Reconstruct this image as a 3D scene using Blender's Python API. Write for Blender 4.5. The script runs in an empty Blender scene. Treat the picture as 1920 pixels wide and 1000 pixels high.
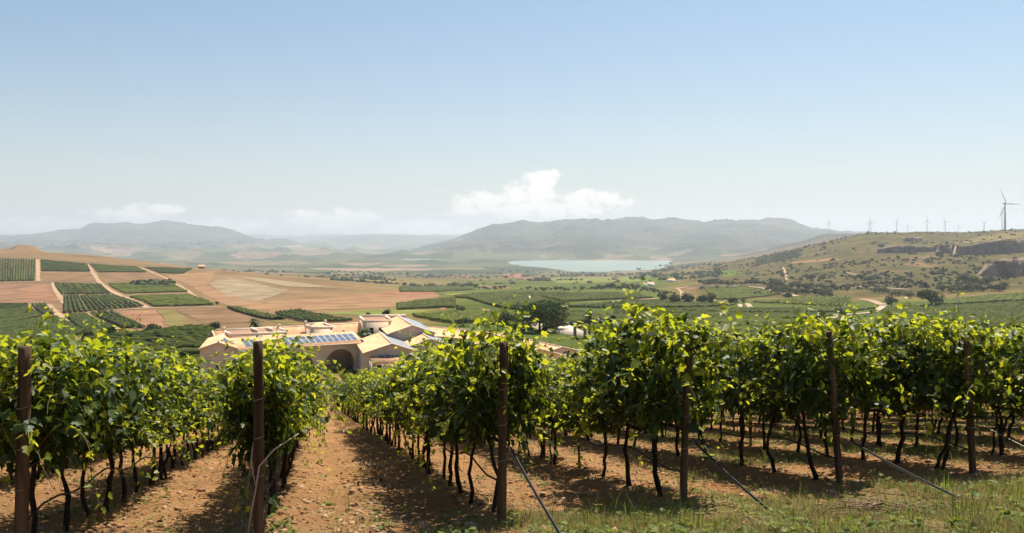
import bpy, bmesh, math, random
import numpy as np
from mathutils import Vector, Matrix
R = math.radians
sc = bpy.context.scene
col = sc.collection

# ------------------------------------------------------------------ camera, sky, sun, exposure
F = 1600.0; HOR = 440.0            # focal length and eye level in the pixels of a 1920 px wide frame
cam = bpy.data.cameras.new("camera"); camo = bpy.data.objects.new("camera", cam); col.objects.link(camo)
camo.location = (0, 0, 0); camo.rotation_euler = (R(90), 0, 0)
cam.sensor_width = 36; cam.lens = 36 * F / 1920; cam.shift_y = -(500 - HOR) / 1920
cam.clip_start = 0.1; cam.clip_end = 60000
sc.camera = camo
SUN_EL, SUN_AZ = 62.0, 30.0        # azimuth clockwise from straight ahead
w = bpy.data.worlds.new("World"); sc.world = w; w.use_nodes = True
sl = bpy.data.lights.new("sun", 'SUN'); slo = bpy.data.objects.new("sun", sl); col.objects.link(slo)
sl.energy = 5.0; sl.angle = R(0.5); sl.color = (1.0, 0.91, 0.76)
sd = Vector((math.sin(R(SUN_AZ)) * math.cos(R(SUN_EL)), math.cos(R(SUN_AZ)) * math.cos(R(SUN_EL)), math.sin(R(SUN_EL))))
slo.rotation_euler = sd.to_track_quat('Z', 'Y').to_euler()
sc.view_settings.view_transform = 'Standard'; sc.view_settings.look = 'None'
sc.view_settings.exposure = 0.9; sc.view_settings.gamma = 1
HAZE = 0.95e-4
SKY = 0.064

class N:                            # tiny node helper
    def __init__(s, tree): s.t = tree; s.n = tree.nodes; s.l = tree.links
    def new(s, typ, **kw):
        n = s.n.new(typ)
        for k, v in kw.items(): setattr(n, k, v)
        return n
    def put(s, sock, v):
        if isinstance(v, bpy.types.NodeSocket): s.l.new(v, sock)
        elif v is not None: sock.default_value = v
    def m(s, op, a, b=None, c=None, clamp=False):
        n = s.new('ShaderNodeMath', operation=op); n.use_clamp = clamp
        s.put(n.inputs[0], a); s.put(n.inputs[1], b) if b is not None else None
        if c is not None: s.put(n.inputs[2], c)
        return n.outputs[0]
    def mix(s, f, a, b):
        n = s.new('ShaderNodeMix', data_type='RGBA')
        s.put(n.inputs[0], f)
        for i, v in ((6, a), (7, b)):
            s.put(n.inputs[i], v if isinstance(v, bpy.types.NodeSocket) else (*v[:3], 1))
        return n.outputs[2]
    def noise(s, vec, scale, detail=4, rough=0.55):
        n = s.new('ShaderNodeTexNoise'); s.put(n.inputs['Vector'], vec)
        n.inputs['Scale'].default_value = scale; n.inputs['Detail'].default_value = detail; n.inputs['Roughness'].default_value = rough
        return n.outputs['Fac']
    def ramp(s, f, lo, hi): 
        n = s.new('ShaderNodeMapRange'); n.interpolation_type = 'SMOOTHSTEP'; s.put(n.inputs[0], f)
        n.inputs[1].default_value = lo; n.inputs[2].default_value = hi
        return n.outputs[0]
    def map(s, vec, scale=(1, 1, 1), rot=(0, 0, 0)):
        n = s.new('ShaderNodeMapping'); s.put(n.inputs[0], vec)
        n.inputs['Scale'].default_value = scale; n.inputs['Rotation'].default_value = rot
        return n.outputs[0]
    def cramp(s, f, stops):
        n = s.new('ShaderNodeValToRGB'); s.put(n.inputs[0], f); cr = n.color_ramp
        while len(cr.elements) < len(stops): cr.elements.new(0.5)
        for e, (p, c) in zip(cr.elements, stops): e.position = p; e.color = (*c, 1)
        return n.outputs[0]

# sky with a few far cumulus heads (direction based)
g = N(w.node_tree); bg = g.n['Background']
sky = g.new('ShaderNodeTexSky', sky_type='NISHITA'); sky.sun_disc = False
sky.sun_elevation = R(SUN_EL); sky.sun_rotation = R(SUN_AZ); sky.altitude = 300
sky.air_density = 1.0; sky.dust_density = 1.6; sky.ozone_density = 1.5
tc = g.new('ShaderNodeTexCoord'); sep = g.new('ShaderNodeSeparateXYZ'); g.l.new(tc.outputs['Generated'], sep.inputs[0])
ty = g.m('MAXIMUM', sep.outputs[1], 0.05)
tx = g.m('DIVIDE', sep.outputs[0], ty); tz = g.m('DIVIDE', sep.outputs[2], ty)
def blob(px, py, rx, ry):
    a = g.m('DIVIDE', g.m('SUBTRACT', tx, (px - 960) / F), rx / F); b = g.m('DIVIDE', g.m('SUBTRACT', tz, (HOR - py) / F), ry / F)
    return g.m('SUBTRACT', 1.0, g.m('ADD', g.m('MULTIPLY', a, a), g.m('MULTIPLY', b, b)))
env = None
for b in [(1012, 352, 58, 44), (1030, 336, 28, 24), (975, 368, 60, 26), (905, 378, 78, 22), (1110, 374, 95, 22), (1000, 392, 185, 26),
          (620, 412, 120, 24), (250, 405, 90, 26), (310, 394, 42, 14), (60, 425, 150, 24), (420, 425, 150, 18), (790, 428, 120, 20)]:
    e = blob(*b); env = e if env is None else g.m('MAXIMUM', env, e)
cv = g.new('ShaderNodeCombineXYZ'); g.l.new(tx, cv.inputs[0]); g.l.new(g.m('MULTIPLY', tz, 1.5), cv.inputs[1])
cn = g.noise(cv.outputs[0], 42, 7, 0.6)
dens = g.ramp(g.m('ADD', env, g.m('MULTIPLY', g.m('SUBTRACT', cn, 0.54), 3.6)), 0.0, 0.75)
fade = g.ramp(tz, -0.005, 0.03)     # cloud bases melt into the haze
front = g.m('GREATER_THAN', sep.outputs[1], 0.1)
cm = g.m('MULTIPLY', g.m('MULTIPLY', dens, 0.6), front)
cn2 = g.noise(cv.outputs[0], 95, 5, 0.6)
bright = g.m('ADD', 9.0, g.m('MULTIPLY', cn2, 5.4))
cc = g.new('ShaderNodeVectorMath', operation='SCALE'); cc.inputs[0].default_value = (1.0, 0.93, 0.87); g.l.new(bright, cc.inputs['Scale'])
hzf = g.m('MULTIPLY', g.m('POWER', 2.718, g.m('MULTIPLY', g.m('MAXIMUM', tz, 0.0), -9.5)), .82)      # bright summer haze low over the horizon
tint = g.new('ShaderNodeMix', data_type='RGBA', blend_type='MULTIPLY'); tint.inputs[0].default_value = 1; g.l.new(sky.outputs[0], tint.inputs[6]); tint.inputs[7].default_value = (.83, .96, .98, 1)
skc = g.mix(cm, g.mix(hzf, tint.outputs[2], (7.1, 6.8, 6.65)), cc.outputs[0])
g.l.new(skc, bg.inputs[0]); bg.inputs[1].default_value = SKY

# ------------------------------------------------------------------ small helpers
def tag(o, label=None, cat=None, group=None, kind=None):
    for k, v in (('label', label), ('category', cat), ('group', group), ('kind', kind)):
        if v: o[k] = v
    return o
def empty(name, loc, rz=0, parent=None):
    o = bpy.data.objects.new(name, None); col.objects.link(o); o.location = loc; o.rotation_euler = (0, 0, rz); o.empty_display_size = .1
    if parent: o.parent = parent
    return o
def link(name, me, parent=None, loc=None):
    o = bpy.data.objects.new(name, me); col.objects.link(o)
    if parent: o.parent = parent
    if loc is not None: o.location = loc
    return o
class MB:                            # numpy-friendly mesh builder with material slots
    def __init__(s): s.v = []; s.f = []; s.mi = []; s.nv = 0
    def add(s, v, f, mi=0):
        v = np.asarray(v, float).reshape(-1, 3); s.v.append(v)
        for a in f: s.f.append([int(i) + s.nv for i in a]); s.mi.append(mi)
        s.nv += len(v)
    def addn(s, v, fa, mi=0):       # fa: (n,k) index array
        v = np.asarray(v, float).reshape(-1, 3); s.v.append(v)
        s.f.extend((np.asarray(fa) + s.nv).tolist()); s.mi.extend([mi] * len(fa)); s.nv += len(v)
    def box(s, x0, x1, y0, y1, z0, z1, mi=0):
        v = [(x, y, z) for z in (z0, z1) for y in (y0, y1) for x in (x0, x1)]
        s.add(v, [(0, 2, 3, 1), (4, 5, 7, 6), (0, 1, 5, 4), (2, 6, 7, 3), (0, 4, 6, 2), (1, 3, 7, 5)], mi)
    def tube(s, pts, rad, n=6, mi=0, cap=True):
        pts = np.asarray(pts, float); k = len(pts); rad = np.broadcast_to(rad, (k,))
        t = np.gradient(pts, axis=0); t /= np.linalg.norm(t, axis=1)[:, None] + 1e-9
        ref = np.array([1.0, 0.2, 0.1]) if abs(t[0][2]) > .7 else np.array([0.05, 0.1, 1.0])
        a = np.cross(t, ref); a /= np.linalg.norm(a, axis=1)[:, None] + 1e-9; b = np.cross(t, a)
        an = np.arange(n) * 2 * math.pi / n
        v = pts[:, None] + rad[:, None, None] * (np.cos(an)[None, :, None] * a[:, None] + np.sin(an)[None, :, None] * b[:, None])
        f = [(i * n + j, i * n + (j + 1) % n, (i + 1) * n + (j + 1) % n, (i + 1) * n + j) for i in range(k - 1) for j in range(n)]
        if cap: f += [tuple(range(n))[::-1], tuple((k - 1) * n + j for j in range(n))]
        s.add(v, f, mi)
    def mesh(s, name, mats, smooth=False):
        me = bpy.data.meshes.new(name)
        V = np.concatenate(s.v) if s.v else np.zeros((0, 3))
        me.vertices.add(len(V)); me.vertices.foreach_set('co', V.ravel())
        tot = np.array([len(f) for f in s.f], np.int32); idx = np.concatenate([np.asarray(f, np.int32) for f in s.f]) if s.f else np.zeros(0, np.int32)
        me.loops.add(len(idx)); me.loops.foreach_set('vertex_index', idx)
        me.polygons.add(len(tot)); me.polygons.foreach_set('loop_start', np.concatenate([[0], np.cumsum(tot)[:-1]]).astype(np.int32))
        for m_ in (mats if isinstance(mats, (list, tuple)) else [mats]): me.materials.append(m_)
        me.polygons.foreach_set('material_index', np.array(s.mi, np.int32))
        me.update(calc_edges=True); me.validate()
        if smooth: me.polygons.foreach_set('use_smooth', np.ones(len(tot), bool))
        return me
    def build(s, name, mats, parent=None, loc=None, smooth=False): return link(name, s.mesh(name, mats, smooth), parent, loc)

# ------------------------------------------------------------------ materials
MAT = {}
def mat(name, c1, c2=None, scale=3.0, rough=0.85, bump=0.0, bscale=None, spec=0.25, metal=0.0, detail=5, isl=False, stretch=(1, 1, 1), trans=None, tamt=0.0):
    m = bpy.data.materials.new(name); m.use_nodes = True; q = N(m.node_tree); p = q.n['Principled BSDF']; out = q.n['Material Output']
    tcn = q.new('ShaderNodeTexCoord'); vec = q.map(tcn.outputs['Object'], stretch)
    c = None
    if c2 is not None:
        f = q.ramp(q.noise(vec, scale, detail), 0.3, 0.7)
        if isl:
            ge = q.new('ShaderNodeNewGeometry'); f = q.m('ADD', q.m('MULTIPLY', ge.outputs['Random Per Island'], .75), q.m('MULTIPLY', f, .25))
        c = q.mix(f, c1, c2); q.l.new(c, p.inputs['Base Color'])
    else: p.inputs['Base Color'].default_value = (*c1, 1)
    p.inputs['Roughness'].default_value = rough; p.inputs['Specular IOR Level'].default_value = spec; p.inputs['Metallic'].default_value = metal
    if bump:
        b = q.new('ShaderNodeBump'); b.inputs['Strength'].default_value = 1; b.inputs['Distance'].default_value = bump
        q.l.new(q.noise(vec, bscale or scale * 4, 6, .65), b.inputs['Height']); q.l.new(b.outputs[0], p.inputs['Normal'])
    if trans:
        tr = q.new('ShaderNodeBsdfTranslucent'); mx = q.new('ShaderNodeMixShader'); mx.inputs[0].default_value = tamt
        if isl and c is not None:
            q.l.new(q.mix(f, trans[0], trans[1]), tr.inputs[0])
        else: tr.inputs[0].default_value = (*trans[0], 1)
        q.l.new(p.outputs[0], mx.inputs[1]); q.l.new(tr.outputs[0], mx.inputs[2]); q.l.new(mx.outputs[0], out.inputs[0])
    MAT[name] = m; return m
mat('leaf', (.011, .030, .005), (.046, .082, .010), isl=True, rough=.5, spec=.28, trans=((.03, .062, .004), (.14, .18, .008)), tamt=.32)
mat('young_sunlit_leaf', (.070, .12, .010), (.17, .20, .020), isl=True, rough=.45, spec=.35, trans=((.33, .42, .012), (.68, .64, .03)), tamt=.5)  # young shoot tips, and sunlight painted onto the upper canopy leaves
mat('stem', (.12, .16, .03), (.16, .12, .04), rough=.6)
mat('far_leaf', (.018, .040, .007), (.070, .105, .013), isl=True, rough=.55, spec=.25, trans=((.09, .16, .008), (.38, .42, .02)), tamt=.4)
mat('bark', (.011, .008, .006), (.036, .025, .017), scale=14, rough=.95, bump=.02, bscale=40, stretch=(1, 1, .25))
mat('post_wood', (.028, .018, .009), (.15, .094, .048), scale=9, rough=.9, bump=.012, bscale=30, stretch=(1, 1, .1))
mat('hose', (.012, .012, .012), rough=.6)
mat('wire', (.30, .29, .27), rough=.5, metal=.7)
mat('twig', (.17, .105, .06), (.28, .19, .12), scale=6, rough=.9)
mat('pale_twig', (.33, .27, .21), (.42, .35, .28), scale=6, rough=.9)
mat('grass_dry', (.20, .16, .06), (.40, .32, .15), isl=True, rough=.7, trans=((.25, .21, .07), (.42, .34, .14)), tamt=.35)
mat('grass_green', (.06, .105, .015), (.17, .19, .04), isl=True, rough=.6, trans=((.12, .22, .02), (.32, .34, .06)), tamt=.4)
mat('stone', (.26, .145, .08), (.42, .27, .165), isl=True, rough=.95, bump=.01, bscale=60)
mat('dead_leaf', (.16, .075, .03), (.34, .20, .09), isl=True, rough=.85)
mat('stucco', (.62, .50, .38), (.74, .62, .48), scale=.6, rough=.95, bump=.01, bscale=8)
mat('stucco_shaded', (.47, .42, .36), (.58, .52, .45), scale=.6, rough=.95, bump=.01, bscale=8)  # greyer stucco copy: shade on the near gables put into the colour
mat('trim', (.62, .50, .38), (.70, .58, .46), scale=1.5, rough=.9)
mat('paving', (.52, .42, .32), (.62, .52, .42), scale=.4, rough=.95)
mat('dark_void', (.035, .030, .027), rough=.9)
mat('glass', (.03, .04, .05), rough=.12, spec=.6)
mat('metal_roof', (.20, .22, .25), (.26, .28, .30), scale=1, rough=.5, metal=.2)
mat('brown_brick', (.24, .13, .08), (.34, .20, .13), scale=5, rough=.95)
mat('white_wall', (.75, .72, .66), rough=.9)
mat('red_wall', (.42, .17, .10), rough=.9)
mat('turbine_white', (.42, .45, .46), rough=.5)
mat('pole_grey', (.25, .23, .20), rough=.8)
mat('track', (.27, .175, .10), (.36, .245, .15), scale=.05, rough=.95)
mat('road_pale', (.31, .235, .165), (.38, .30, .22), scale=.08, rough=.95)
mat('oak', (.016, .028, .010), (.066, .088, .026), isl=True, rough=.7, trans=((.06, .10, .02), (.12, .16, .03)), tamt=.2)
mat('pine', (.009, .022, .007), (.034, .058, .014), isl=True, rough=.7, trans=((.05, .10, .01), (.10, .16, .02)), tamt=.2)
mat('olive', (.060, .072, .032), (.125, .130, .062), isl=True, rough=.7, trans=((.10, .12, .03), (.18, .2, .06)), tamt=.2)
mat('scrub', (.030, .036, .014), (.085, .075, .032), isl=True, rough=.8)
mat('palm_leaf', (.030, .050, .015), (.085, .105, .030), isl=True, rough=.6, trans=((.08, .14, .02), (.16, .2, .05)), tamt=.25)
mat('row_vine', (.032, .047, .011), (.112, .124, .028), isl=True, spec=.04, rough=.7, trans=((.08, .12, .010), (.17, .20, .016)), tamt=.3)
mat('row_vine_light', (.048, .070, .013), (.15, .16, .033), isl=True, spec=.04, rough=.7, trans=((.14, .22, .02), (.25, .30, .03)), tamt=.3)
mat('row_vine_dark', (.022, .038, .010), (.080, .092, .020), isl=True, spec=.04, rough=.7, trans=((.05, .10, .012), (.10, .16, .02)), tamt=.25)
def field_mat(name, c1, c2, rot=0.3, freq=.25):
    m = mat(name, tuple(x * .70 for x in c1), tuple(x * .98 for x in c2), scale=.045, rough=1.0, spec=0.0, bump=.15, bscale=.6); q = N(m.node_tree); p = q.n['Principled BSDF']
    src = p.inputs['Base Color'].links[0].from_socket
    ge = q.new('ShaderNodeTexCoord'); wv = q.new('ShaderNodeTexWave'); q.l.new(q.map(ge.outputs['Object'], (1, 1, 0), (0, 0, rot)), wv.inputs[0])
    wv.inputs['Scale'].default_value = freq; wv.inputs['Distortion'].default_value = 2.5; wv.inputs['Detail'].default_value = 3; wv.inputs['Detail Scale'].default_value = .5
    n2 = q.noise(ge.outputs['Object'], .35, 5, .7)
    q.l.new(q.mix(q.m('MULTIPLY', q.m('ADD', wv.outputs['Fac'], n2), .32), src, tuple(x * .62 for x in c1)), p.inputs['Base Color'])
    return m
field_mat('tan', (.195, .122, .070), (.25, .158, .092)); field_mat('orange_soil', (.265, .160, .088), (.32, .20, .115), 1.1)
field_mat('brown_soil', (.22, .125, .08), (.28, .17, .105), .8); field_mat('straw', (.18, .145, .06), (.22, .175, .075), 1.9)
field_mat('rust', (.26, .135, .08), (.32, .18, .11), .5); field_mat('olive_field', (.17, .19, .055), (.22, .23, .07), .2)
field_mat('scrub_field', (.12, .125, .04), (.16, .155, .055), .9); field_mat('grey_brown', (.26, .20, .13), (.33, .255, .165), 2.3); field_mat('meadow', (.09, .13, .03), (.15, .18, .045), .4)
# pantiles: wavy bump and mottled tile courses
def tile_mat():
    m = mat('roof_tile', (.52, .29, .15), (.70, .43, .25), scale=.9, rough=.9); q = N(m.node_tree); p = q.n['Principled BSDF']
    tcn = q.new('ShaderNodeTexCoord'); v = q.new('ShaderNodeTexVoronoi'); v.inputs['Scale'].default_value = 3.2; q.l.new(tcn.outputs['Object'], v.inputs['Vector'])
    src = p.inputs['Base Color'].links[0].from_socket
    sp = q.new('ShaderNodeSeparateColor'); q.l.new(v.outputs['Color'], sp.inputs[0])
    q.l.new(q.mix(q.m('MULTIPLY', sp.outputs[0], .5), src, (.46, .25, .14)), p.inputs['Base Color'])
    b = q.new('ShaderNodeBump'); b.inputs['Distance'].default_value = .05; q.l.new(q.noise(tcn.outputs['Object'], 4, 4), b.inputs['Height']); q.l.new(b.outputs[0], p.inputs['Normal'])
tile_mat()
def panel_mat():
    m = mat('solar_cell', (.045, .07, .13), (.07, .10, .17), scale=2, rough=.35, spec=.5)
panel_mat()
mat('panel_frame', (.62, .63, .62), rough=.4, metal=.3)
def water_mat():
    m = mat('lake_water', (.15, .20, .165), (.20, .25, .205), scale=.004, rough=.4, spec=.1, bump=.08, bscale=.05)
water_mat()

# ------------------------------------------------------------------ terrain
rng = np.random.default_rng(7)
_perm = rng.permutation(512); _perm = np.concatenate([_perm, _perm]); _grad = rng.normal(size=(512, 2)); _grad /= np.linalg.norm(_grad, axis=1)[:, None]
def pnoise(x, y):
    x = np.asarray(x, float); y = np.asarray(y, float); xi = np.floor(x).astype(int); yi = np.floor(y).astype(int); xf = x - xi; yf = y - yi
    def gr(ix, iy):
        h = _grad[_perm[(_perm[ix & 511] + iy) & 511]]; return h
    def dot(dx, dy): 
        h = gr(xi + dx, yi + dy); return h[..., 0] * (xf - dx) + h[..., 1] * (yf - dy)
    u = xf ** 3 * (xf * (xf * 6 - 15) + 10); v = yf ** 3 * (yf * (yf * 6 - 15) + 10)
    a = dot(0, 0) * (1 - u) + dot(1, 0) * u; b = dot(0, 1) * (1 - u) + dot(1, 1) * u
    return (a * (1 - v) + b * v) * 1.5
def fbm(x, y, sc_, oct_=4, ridge=False, gain=.5):
    t = 0; a = 1
    for o in range(oct_):
        n = pnoise(np.asarray(x) / sc_ * 2 ** o + 17.3 * o, np.asarray(y) / sc_ * 2 ** o - 9.1 * o)
        t = t + a * ((1 - 2 * np.abs(n)) - .5 if ridge else n); a *= gain
    return t
TAB = [  # forward distance, ground height on screen along the view (px, py)
 (60, [(0, 765)]), (100, [(0, 721.6)]), (150, [(0, 692)]), (190, [(0, 642)]),
 (230, [(-300, 650), (0, 648), (200, 640), (350, 622), (600, 613), (1000, 612), (2200, 615)]),
 (300, [(0, 632), (200, 628), (400, 620), (600, 610), (1000, 603), (1400, 606), (1900, 612)]),
 (400, [(-300, 607), (0, 608), (200, 604), (400, 600), (600, 592), (800, 587), (1000, 583), (1200, 586), (1400, 592), (1900, 592)]),
 (550, [(0, 578), (200, 573), (400, 569), (600, 566), (800, 568), (1000, 565), (1400, 573), (1600, 575), (1900, 567)]),
 (700, [(0, 549), (200, 546), (400, 546), (600, 548), (800, 557), (1000, 554), (1200, 556), (1400, 560), (1600, 557), (1750, 553), (1900, 547)]),
 (900, [(-300, 511), (0, 512), (200, 516), (400, 523), (600, 533), (800, 548), (1000, 546), (1200, 545), (1400, 543), (1500, 541), (1600, 534), (1750, 526), (1900, 518)]),
 (1100, [(-300, 485), (0, 486), (200, 497), (400, 508), (600, 525), (700, 537), (800, 543), (1000, 539), (1200, 536), (1400, 530), (1500, 524), (1600, 512), (1750, 503), (1900, 491)]),
 (1300, [(-300, 464), (0, 467), (200, 482), (300, 495), (370, 503), (450, 512), (600, 525), (800, 537), (1000, 534), (1200, 530), (1400, 519), (1500, 507), (1600, 489), (1750, 482), (1900, 470)]),
 (1600, [(-300, 472), (0, 476), (200, 490), (400, 513), (600, 524), (800, 530), (1000, 528.5), (1200, 524), (1400, 505), (1500, 486), (1600, 466), (1700, 460), (1800, 458), (1900, 450)]),
 (2000, [(-300, 480), (0, 484), (200, 494), (400, 512), (600, 519), (800, 523), (1000, 523), (1200, 518), (1300, 505), (1400, 488), (1500, 466), (1560, 452), (1620, 437), (1740, 435), (1800, 437), (1920, 430), (2300, 425)]),
 (2500, [(-300, 484), (0, 487), (200, 496), (400, 509), (600, 514), (800, 517.5), (1000, 518), (1200, 514), (1300, 501), (1400, 490), (1500, 470), (1560, 455), (1620, 441), (1740, 440), (1920, 436), (2300, 430)]),
 (3500, [(0, 489), (200, 495), (400, 503), (600, 506), (800, 508), (930, 508.5), (1030, 509.5), (1085, 511.0), (1180, 511.2), (1220, 508), (1260, 498), (1330, 492), (1400, 486), (1500, 468), (1600, 445), (1740, 441), (1920, 440)]),
 (4200, [(0, 486), (400, 497), (600, 497), (850, 497.5), (960, 499.2), (1020, 500.0), (1060, 501.5), (1235, 502), (1270, 496), (1330, 489), (1400, 480), (1500, 458), (1560, 445), (1740, 441), (1920, 440)]),
 (5000, [(0, 484), (400, 488), (600, 489), (900, 488), (960, 490.5), (985, 490.7), (1015, 491.3), (1255, 491), (1280, 488), (1400, 476), (1500, 455), (1540, 440), (1600, 439), (1740, 440), (1920, 440)]),
 (5400, [(0, 482), (400, 486), (600, 485.5), (900, 484), (1000, 484), (1255, 483), (1400, 473), (1500, 456), (1540, 441), (1600, 441), (1920, 441)]),
 (7000, [(0, 470), (200, 474), (400, 478), (600, 480), (720, 481), (800, 478), (900, 461), (1000, 456), (1080, 444), (1140, 452), (1240, 448), (1330, 441), (1400, 452), (1480, 450), (1560, 445), (1920, 443)]),
 (9000, [(0, 462), (200, 460), (400, 462), (600, 470), (760, 476), (800, 468), (860, 445), (930, 426), (1000, 421), (1175, 414), (1325, 418), (1360, 413), (1445, 412), (1485, 422), (1525, 432), (1600, 439), (1920, 441)]),
 (10500, [(0, 455), (150, 446), (400, 446), (500, 458), (700, 474), (800, 470), (900, 445), (1000, 435), (1500, 435), (1920, 441)]),
 (12000, [(-300, 450), (0, 445), (100, 437), (150, 432), (165, 422), (265, 420), (300, 413), (313, 412), (330, 420), (400, 427), (440, 432), (480, 447), (500, 451), (540, 453), (650, 466), (800, 464), (900, 442), (1920, 442)]),
 (16000, [(0, 452), (480, 456), (590, 455), (640, 446), (700, 441), (760, 444), (800, 446), (900, 446), (1920, 442)]),
 (21000, [(0, 441.5)])]
PX = np.arange(-2600, 4601, 5.0); LD0 = np.log([d for d, _ in TAB])
S0 = np.array([(np.interp(PX, [p for p, _ in r], [q for _, q in r]) - HOR) / F for _, r in TAB])
ker = np.exp(-np.linspace(-2, 2, 9) ** 2); ker /= ker.sum()
for i, (d, _) in enumerate(TAB):
    if d < 9000: S0[i] = np.convolve(np.pad(S0[i], 4, mode='edge'), ker, mode='valid')
Z0 = -S0 * np.exp(LD0)[:, None]
def pchip(x, Y, xq):                 # monotone cubic along axis 0
    h = np.diff(x)[:, None]; dl = np.diff(Y, axis=0) / h; m = np.zeros_like(Y); m[0] = dl[0]; m[-1] = dl[-1]
    w1 = 2 * h[1:] + h[:-1]; w2 = h[1:] + 2 * h[:-1]; ok = dl[:-1] * dl[1:] > 0
    with np.errstate(all='ignore'): mm = (w1 + w2) / (w1 / dl[:-1] + w2 / dl[1:])
    m[1:-1] = np.where(ok, mm, 0)
    k = np.clip(np.searchsorted(x, xq) - 1, 0, len(x) - 2); t = ((xq - x[k]) / h[k, 0])[:, None]; hh = h[k]
    return (2*t**3-3*t**2+1)*Y[k] + (t**3-2*t**2+t)*hh*m[k] + (-2*t**3+3*t**2)*Y[k+1] + (t**3-t**2)*hh*m[k+1]
LDQ = np.linspace(LD0[0], LD0[-1], 700); ZQ = pchip(LD0, Z0, LDQ)
def sstep(a, b, x): t = np.clip((x - a) / (b - a), 0, 1); return t * t * (3 - 2 * t)
GY = np.arange(-60, 200, 1.0); _sl = np.where(GY < 55, .18, .18 - .045 * sstep(55, 80, GY)); GZ = np.cumsum(_sl); GZ -= np.interp(0, GY, GZ)
LAKE_Z = -157.0
def zt(x, y):
    x = np.asarray(x, float); y = np.asarray(y, float); yy = np.maximum(y, 60.0)
    px = np.clip(960 + F * x / yy, PX[0], PX[-1] - 1); fx = (px - PX[0]) / 5; i = fx.astype(int); fx = fx - i
    fl = np.clip((np.log(np.minimum(yy, 20990)) - LDQ[0]) / (LDQ[1] - LDQ[0]), 0, 698.999); k = fl.astype(int); fl = fl - k
    z = (ZQ[k, i] * (1 - fx) + ZQ[k, i + 1] * fx) * (1 - fl) + (ZQ[k + 1, i] * (1 - fx) + ZQ[k + 1, i + 1] * fx) * fl
    near = -(1.38 - .031 * np.clip(x, -45, 45) + np.interp(y, GY, GZ))
    lnp = (x * .974 + y * .225 - 1.94) / 2.35; lf = lnp - np.floor(lnp)      # vine berm and two wheel ruts per lane
    near = near + (.07 * np.exp(-(np.minimum(lf, 1 - lf) / .1) ** 2) - .05 * np.exp(-((lf - .30) / .07) ** 2) - .05 * np.exp(-((lf - .70) / .07) ** 2)) * sstep(7.5, 9.5, y)
    near = near + .035 * fbm(x, y, 1.6, 3) + .05 * fbm(x, y, 7, 2)
    lakey = sstep(2800, 3300, y) * (1 - sstep(5200, 5600, y)) * sstep(820, 880, px) * (1 - sstep(1260, 1330, px))
    amp = .9 * sstep(230, 600, y) + 1.2 * sstep(1100, 2200, y)
    far = amp * fbm(x, y, 160, 3) * (1 - lakey)
    mt = sstep(4300, 7500, y)
    ridge = fbm(x, y, 1500, 6, True, .6) * (5 + 58 * mt) * sstep(2600, 4300, y) * (1 - lakey) * (1 - .25 * sstep(9300, 11500, y)) * (1 - .6*sstep(1480, 1600, px))
    gl = sstep(3000, 5500, y) * (1 - lakey) * fbm(x, y, 420, 4, True) * 5
    z = z + 9.5 * np.exp(-((px - 48) / 27) ** 4) * np.exp(-((y - 1310) / 60) ** 2) + 1.7 * fbm(x, y, 330, 3) * lakey
    b = sstep(112, 142, y)
    return near * (1 - b) + (z + far + ridge + gl) * b
def gz(x, y): return float(zt(np.array([x]), np.array([y]))[0])
_dq = np.exp(np.linspace(np.log(6.0), np.log(12000.0), 2600))
def gp(px, py, dmin=6.0):            # where the line of sight through a pixel first meets the ground
    m = _dq >= dmin; d = _dq[m]; x = (px - 960) / F * d; p = HOR - F * zt(x, d) / d
    k = np.argmax(p <= py); k = k if p[k] <= py else len(d) - 1
    if k > 0 and p[k] <= py:
        t = (p[k - 1] - py) / max(p[k - 1] - p[k], 1e-6); dd = d[k - 1] + t * (d[k] - d[k - 1])
    else: dd = d[k]
    xx = (px - 960) / F * dd; return xx, float(dd), gz(xx, dd)

APEX = 45.0
tcol = np.arange(-.84, .8401, .0036)
ys = [-20.0]
while ys[-1] < 20900: ys.append(ys[-1] + max(.14, .0105 * max(ys[-1], 0)))
ys = np.array(ys); X = tcol[None, :] * (ys[:, None] + APEX); Y = np.broadcast_to(ys[:, None], X.shape)
ZT = zt(X, Y); nr, nc = X.shape
me = bpy.data.meshes.new('ground'); me.vertices.add(nr * nc); me.vertices.foreach_set('co', np.stack([X, Y, ZT], -1).ravel())
ii = (np.arange(nr - 1)[:, None] * nc + np.arange(nc - 1)[None]).ravel(); quads = np.stack([ii, ii + 1, ii + nc + 1, ii + nc], 1).astype(np.int32)
me.loops.add(quads.size); me.loops.foreach_set('vertex_index', quads.ravel()); me.polygons.add(len(quads)); me.polygons.foreach_set('loop_start', np.arange(len(quads), dtype=np.int32) * 4)
me.update(calc_edges=True); me.polygons.foreach_set('use_smooth', np.ones(len(quads), bool))
# land cover: r dry tan hill, g green valley, b scrub hill, a far patchwork ; second: grassy verge
PXv = 960 + F * X / np.maximum(Y, 30); wob = fbm(X, Y, 220, 3) 
RD = np.array([-.225, .974]); PD = np.array([.974, .225])
AL = X * RD[0] + Y * RD[1]; PE = X * PD[0] + Y * PD[1]
cr_ = sstep(215, 250, Y) * (1 - sstep(620, 900, PXv + 60 * wob)) * (1 - sstep(1500, 2200, Y))
cb_ = sstep(640, 720, Y + 60 * wob) * sstep(1230, 1330, PXv + 60 * wob - .02 * (Y - 700)) * (1 - sstep(3300, 4500, Y))
cg_ = sstep(128, 150, Y) * (1 - cr_) * (1 - cb_) * (1 - sstep(1500, 2600, Y + 300 * wob))
ca_ = sstep(1500, 2600, Y + 300 * wob) * (1 - cr_) * (1 - cb_)
lane = ((PE - 1.94) / 2.35) % 1.0
verge = sstep(1.0, 2.6, PE + .8 * fbm(X, Y, 1.5, 2)) * (1 - sstep(8.6, 9.6, AL + .9 * fbm(X, Y, 1.2, 3) - .03 * PE))
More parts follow.
